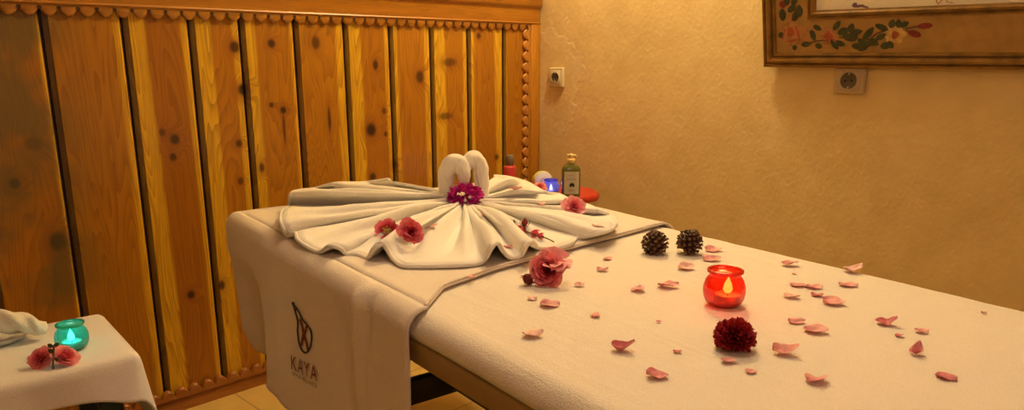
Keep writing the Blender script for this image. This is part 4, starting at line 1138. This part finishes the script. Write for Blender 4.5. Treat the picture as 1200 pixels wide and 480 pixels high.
for (y, z, L, w, rot) in ((.168, .101, .018, .009, -1.2), (.182, .124, .015, .008, -.5), (.146, .074, .017, .009, .1), (.186, .068, .012, .009, -.4), (.242, .130, .017, .009, .9), (.236, .073, .020, .010, -1.0), (.252, .075, .018, .009, -.3), (.262, .112, .018, .012, .4), (.285, .122, .014, .010, 1.2), (.300, .108, .019, .010, .2), (.276, .094, .020, .011, -.6), (.294, .092, .014, .010, .7), (.305, .066, .018, .010, -.2), (.326, .076, .022, .010, -.4), (.336, .104, .024, .010, .9), (.352, .078, .017, .011, -.5), (.322, .060, .016, .008, .3), (.374, .121, .021, .009, -.4), (.402, .131, .013, .010, 1.3), (.420, .131, .013, .009, 1.6), (.436, .128, .014, .009, .5), (.372, .094, .016, .009, .5), (.388, .068, .017, .011, .2), (.400, .070, .013, .009, -.9), (.070, .168, .012, .020, .1), (.112, .164, .019, .011, 1.1), (.124, .178, .019, .012, 1.6), (.100, .186, .016, .010, .6), (.082, .205, .014, .010, .3), (.110, .212, .020, .010, 1.2), (.124, .232, .018, .011, 1.0), (.094, .236, .016, .010, 1.6), (.064, .104, .010, .010, 0), (.108, .064, .008, .009, 0)):
    spot('painted_leaf', 'paint_leaf', pf, y, z, L, w, rot, h=.0099, pt=.5, n=14)
for q in ((.491, .1225, .020, .0085, .06), (.464, .1010, .019, .0095, -.35), (.070, .200, .010, .012, .6), (.076, .226, .012, .010, .2)): spot('painted_bud', 'paint_red', pf, *q, h=.0100)
for pts in ([(.345, .092), (.360, .104), (.385, .112)], [(.44, .116), (.462, .120), (.476, .122)], [(.44, .112), (.452, .106)], [(.146, .074), (.18, .084), (.21, .086)], [(.25, .094), (.28, .090), (.34, .086)], [(.10, .15), (.11, .18), (.108, .24)]):
    MB().tube([(.0088, a, b) for a, b in pts], .0022, 5).build('painted_stem', M['paint_stem'], pf)
for q in ((.305, .184, .016, .004, .1), (.322, .181, .012, .003, -.2), (.292, .188, .008, .006, .5)): spot('violet_stroke', 'stroke_violet', pic, *q, h=.0044, n=12)
for pts in ([(.512, .196), (.520, .180)], [(.520, .180), (.530, .192)], [(.548, .200), (.540, .186), (.556, .182)], [(.565, .190), (.58, .198)]): MB().tube([(.0042, a, b) for a, b in pts], .0012, 5).build('red_stroke', M['stroke_red'], pic)
# ------------------------------------------------------------------ loose petals
PETALS = [
    (1.4016, 0.9974, 0.6800, 0.0311, -0.62, 0, 'petal', 'pink petal beside the grey towel hem left of the left pine cone'),
    (1.1766, 0.8888, 0.6800, 0.0198, -0.27, 0, 'petal', 'small pink petal above a curled one, left of the left pine cone'),
    (1.1055, 0.8464, 0.6800, 0.0222, -0.97, 1, 'petal', 'curled pink petal between the large rose and the left pine cone, lower of two'),
    (0.9985, 0.8146, 0.6800, 0.0191, -0.62, 1, 'petal_pale', 'small pale petal just right of the large pink rose'),
    (0.8840, 0.8209, 0.6800, 0.0180, -0.44, 1, 'petal_pale', 'small pale petal below the dark bud of the large rose'),
    (0.8809, 0.7797, 0.6800, 0.0338, -0.88, 1, 'petal', 'broad cupped petal directly below the large pink rose'),
    (0.7620, 0.7070, 0.6800, 0.0315, -0.79, 1, 'petal_pale', 'pale curled petal nearest the near edge of the bed'),
    (0.8939, 0.6951, 0.6800, 0.0197, 0.43, 0, 'petal', 'square pink petal halfway between the large rose and the red carnation'),
    (1.0512, 0.7253, 0.6800, 0.0266, 0.08, 0, 'petal', 'upright oval petal between the pine cones and the curled crimson petal'),
    (1.1048, 0.6993, 0.6800, 0.0381, -0.88, 0, 'petal', 'long flat pink petal left of the red candle jar'),
    (1.2275, 0.7393, 0.6800, 0.0327, -0.79, 1, 'petal_pale', 'pale curled petal in front of the right pine cone'),
    (0.9404, 0.6088, 0.6800, 0.0083, -0.79, 2, 'petal_dark', 'tiny petal crumb left of the red carnation and jar'),
    (0.8089, 0.5796, 0.6800, 0.0324, -0.97, 3, 'petal_dark', 'crimson petal with a raised tip lying far left of the red carnation'),
    (0.8568, 0.5220, 0.6800, 0.0124, -0.79, 1, 'petal_dark', 'small dark petal close to the left of the carnation'),
    (0.7671, 0.4951, 0.6800, 0.0286, -1.06, 0, 'petal_dark', 'large dusky petal lying lowest in front of the bed edge'),
    (1.3865, 0.7725, 0.6800, 0.0357, -0.79, 1, 'petal', 'upper petal of the stacked pair behind the red jar'),
    (1.3174, 0.7364, 0.6800, 0.0358, -0.88, 1, 'petal', 'lower petal of the stacked pair behind the red jar'),
    (0.8752, 0.4542, 0.6800, 0.0216, -0.79, 2, 'petal', 'flat petal touching the shadow below the red carnation'),
    (0.8648, 0.4168, 0.6800, 0.0151, -0.79, 2, 'petal', 'small flat petal below and right of the red carnation'),
    (0.9552, 0.4132, 0.6800, 0.0345, -1.14, 3, 'petal', 'large frayed petal with two points right of the carnation'),
    (1.3905, 0.6082, 0.6800, 0.0332, -0.79, 0, 'petal', 'pale pink petal farthest back right of the red jar'),
    (1.3396, 0.5755, 0.6800, 0.0101, -0.79, 2, 'petal_pale', 'tiny crumb of petal under the farthest back petal'),
    (1.2719, 0.5368, 0.6800, 0.0303, -1.06, 0, 'petal', 'left petal of the touching row right of the red jar'),
    (1.1996, 0.5166, 0.6800, 0.0273, -1.23, 0, 'petal_pale', 'pale slanting petal under the touching row right of the red jar'),
    (1.0873, 0.4569, 0.6800, 0.0275, -0.71, 2, 'petal', 'flat oval petal right of the red jar, left of a darker one'),
    (1.0680, 0.4187, 0.6800, 0.0346, -1.14, 0, 'petal', 'broad pink petal right of and above the frayed one'),
    (1.2786, 0.5119, 0.6800, 0.0284, -0.97, 0, 'petal', 'middle petal of the touching row right of the red jar'),
    (1.2396, 0.4893, 0.6800, 0.0214, -0.79, 0, 'petal_dark', 'small petal tucked under the middle petal of the row'),
    (1.2157, 0.4520, 0.6800, 0.0355, -1.06, 0, 'petal', 'right end petal of the row, larger and cupped'),
    (1.3336, 0.4741, 0.6800, 0.0334, -0.97, 0, 'petal', 'petal on its own below the one at the far bed edge'),
    (1.4306, 0.5036, 0.6800, 0.0339, -0.97, 3, 'petal_pale', 'petal at the far bed edge beside the plaster wall'),
    (1.1734, 0.3558, 0.6800, 0.0300, -1.14, 3, 'petal_dark', 'folded petal left of two small ones on the right of the bed'),
    (1.1364, 0.3242, 0.6800, 0.0131, -0.79, 1, 'petal_dark', 'small round petal below the folded one on the right'),
    (1.1762, 0.3062, 0.6800, 0.0199, -1.06, 1, 'petal', 'small pale crumpled petal right of the round one'),
    (1.0820, 0.2844, 0.6800, 0.0246, -0.10, 3, 'petal_dark', 'upright notched petal standing on the right of the bed'),
    (1.0218, 0.2308, 0.6800, 0.0251, -1.40, 0, 'petal_dark', 'dark folded petal at the lower right of the bed'),
    (1.3386, 0.2635, 0.6800, 0.0086, -0.79, 2, 'petal_dark', 'tiny petal alone at the far right of the bed'),
    (0.8971, 0.3445, 0.6800, 0.0305, -0.53, 1, 'petal', 'pale shell shaped petal at the bottom between carnation and right edge'),
    (0.8780, 0.9643, 0.6885, 0.0145, -0.27, 1, 'petal', 'small petal on the draped towel under the front towel fan'),
    (0.9707, 1.1888, 0.7305, 0.0297, -0.71, 2, 'petal', 'petal on the towel folds right of the crimson roses'),
    (1.1484, 1.2226, 0.7300, 0.0183, -0.79, 1, 'petal_pale', 'little petal just below the bougainvillea on the front fan'),
    (1.0460, 1.0368, 0.7020, 0.0253, -0.44, 0, 'petal', 'pink petal near the rim of the front towel fan'),
    (1.3410, 1.2175, 0.7235, 0.0241, -0.79, 1, 'petal', 'small petal on the right skirt left of the light pink rose'),
    (1.3740, 1.3400, 0.7245, 0.0370, -0.79, 2, 'petal_pale', 'faint pale petal on the right skirt close to the heart'),
    (1.2591, 0.9803, 0.6905, 0.0271, -0.79, 2, 'petal_pale', 'pale petal on the draped towel at the right skirt tip'),
]
def petal_mesh(L, seed, style):
    r = random.Random(seed); P = []; n, m_ = 9, 8
    cup = {0: .30, 1: .55, 2: .15, 3: .9}[style] * r.uniform(.8, 1.2); tw = r.uniform(-.5, .5); sd = r.random() * 90; wd = r.uniform(.36, .48)
    tn = []
    for j in range(n):
        t = j / (n - 1); row = []; w = L * wd * (math.sin(math.pi * (.05 + .90 * t ** .75))) ** .75
        for i in range(m_):
            s = i / (m_ - 1) * 2 - 1
            x = (t - .5) * L; y = s * w
            z = cup * L * (.42 * (s * s) * (w / L) + .75 * (t - .45) ** 2 + tw * s * (t - .5) * .5)
            if style == 3: z += L * .22 * sm(.55, 1, t) * (1 if s > 0 else .5)
            z += L * .17 * noise.noise(Vector((s * 1.6 + sd, t * 2.6, sd)))
            row.append(Vector((x, y, z)))
        P.append(row); tn.append([.15 + .6 * abs(t - .15) + .2 * abs(i / 3.5 - 1) for i in range(m_)])
    return MB().grid(P, tone=tn)
def raycast_down(x, y):
    h = sv.ray_cast(Vector((x, y, 1.2)), Vector((0, 0, -1)))
    if h[0] is not None: return h[0].z + .0042, h[1] if h[1].z > 0 else -h[1]
    return None, Vector((0, 0, 1))
for k, (x, y, zz, L, rot, style, mt, label) in enumerate(PETALS):
    r = random.Random(100 + k); mb = petal_mesh(L, 50 + k, style)
    z, nrm = (TOP + .0012, Vector((0, 0, 1)))
    if zz > TOP + .005:
        zc, nc = raycast_down(x, y)
        if zc is not None: z, nrm = zc, nc
        else: z = TOP + .011
    m = orient((0, 0, 0), nrm) @ Matrix.Rotation(rot, 4, 'Z') @ Matrix.Rotation(r.uniform(-.12, .12), 4, 'X')
    mb.xf(m)
    inv = nrm; lo = min(v.dot(inv) for v in mb.v); mb.xf(Matrix.Translation(-inv * lo))
    o = mb.build('rose_petal', M[mt], None, loc=(x, y, z)); solid(o, .0006, 0, 1)
    tag(o, label, 'petal', 'loose rose petals on the bed and towels')

# ------------------------------------------------------------------ light
def point(name, loc, energy, color, size):
    l = bpy.data.lights.new(name, 'POINT'); l.energy = energy; l.color = color; l.shadow_soft_size = size
    o = bpy.data.objects.new(name, l); COL.objects.link(o); o.location = loc; return o
def area(name, loc, target, energy, color, sx, sy):
    l = bpy.data.lights.new(name, 'AREA'); l.shape = 'RECTANGLE'; l.size = sx; l.size_y = sy; l.energy = energy; l.color = color
    o = bpy.data.objects.new(name, l); COL.objects.link(o); o.location = loc
    o.rotation_euler = (Vector(target) - Vector(loc)).to_track_quat('-Z', 'Y').to_euler(); return o
def spot_light(name, loc, target, energy, color, ang, blend, size):
    l = bpy.data.lights.new(name, 'SPOT'); l.energy = energy; l.color = color; l.spot_size = math.radians(ang); l.spot_blend = blend; l.shadow_soft_size = size
    o = bpy.data.objects.new(name, l); COL.objects.link(o); o.location = loc
    o.rotation_euler = (Vector(target) - Vector(loc)).to_track_quat('-Z', 'Y').to_euler(); return o
point('corner_lamp', (2.17, 1.52, 2.28), 62, (1, .77, .40), .07)
spot_light('bed_fill', (.95, .75, 2.5), (.95, .76, 0), 32, (1, .79, .57), 62, .8, .12)  # added spot without a fitting, brightens the bed but spares the walls
area('room_fill', (-.3, -1.0, 2.1), (2.4, .9, 1.1), 7.5, (1, .64, .50), 1.0, 1.0)
w = bpy.data.worlds.new('room_air'); w.use_nodes = True; scene.world = w
w.node_tree.nodes['Background'].inputs[0].default_value = (1, .72, .5, 1); w.node_tree.nodes['Background'].inputs[1].default_value = .05
scene.view_settings.view_transform = 'Standard'; scene.view_settings.look = 'None'
scene.view_settings.exposure = 0; scene.view_settings.gamma = 1
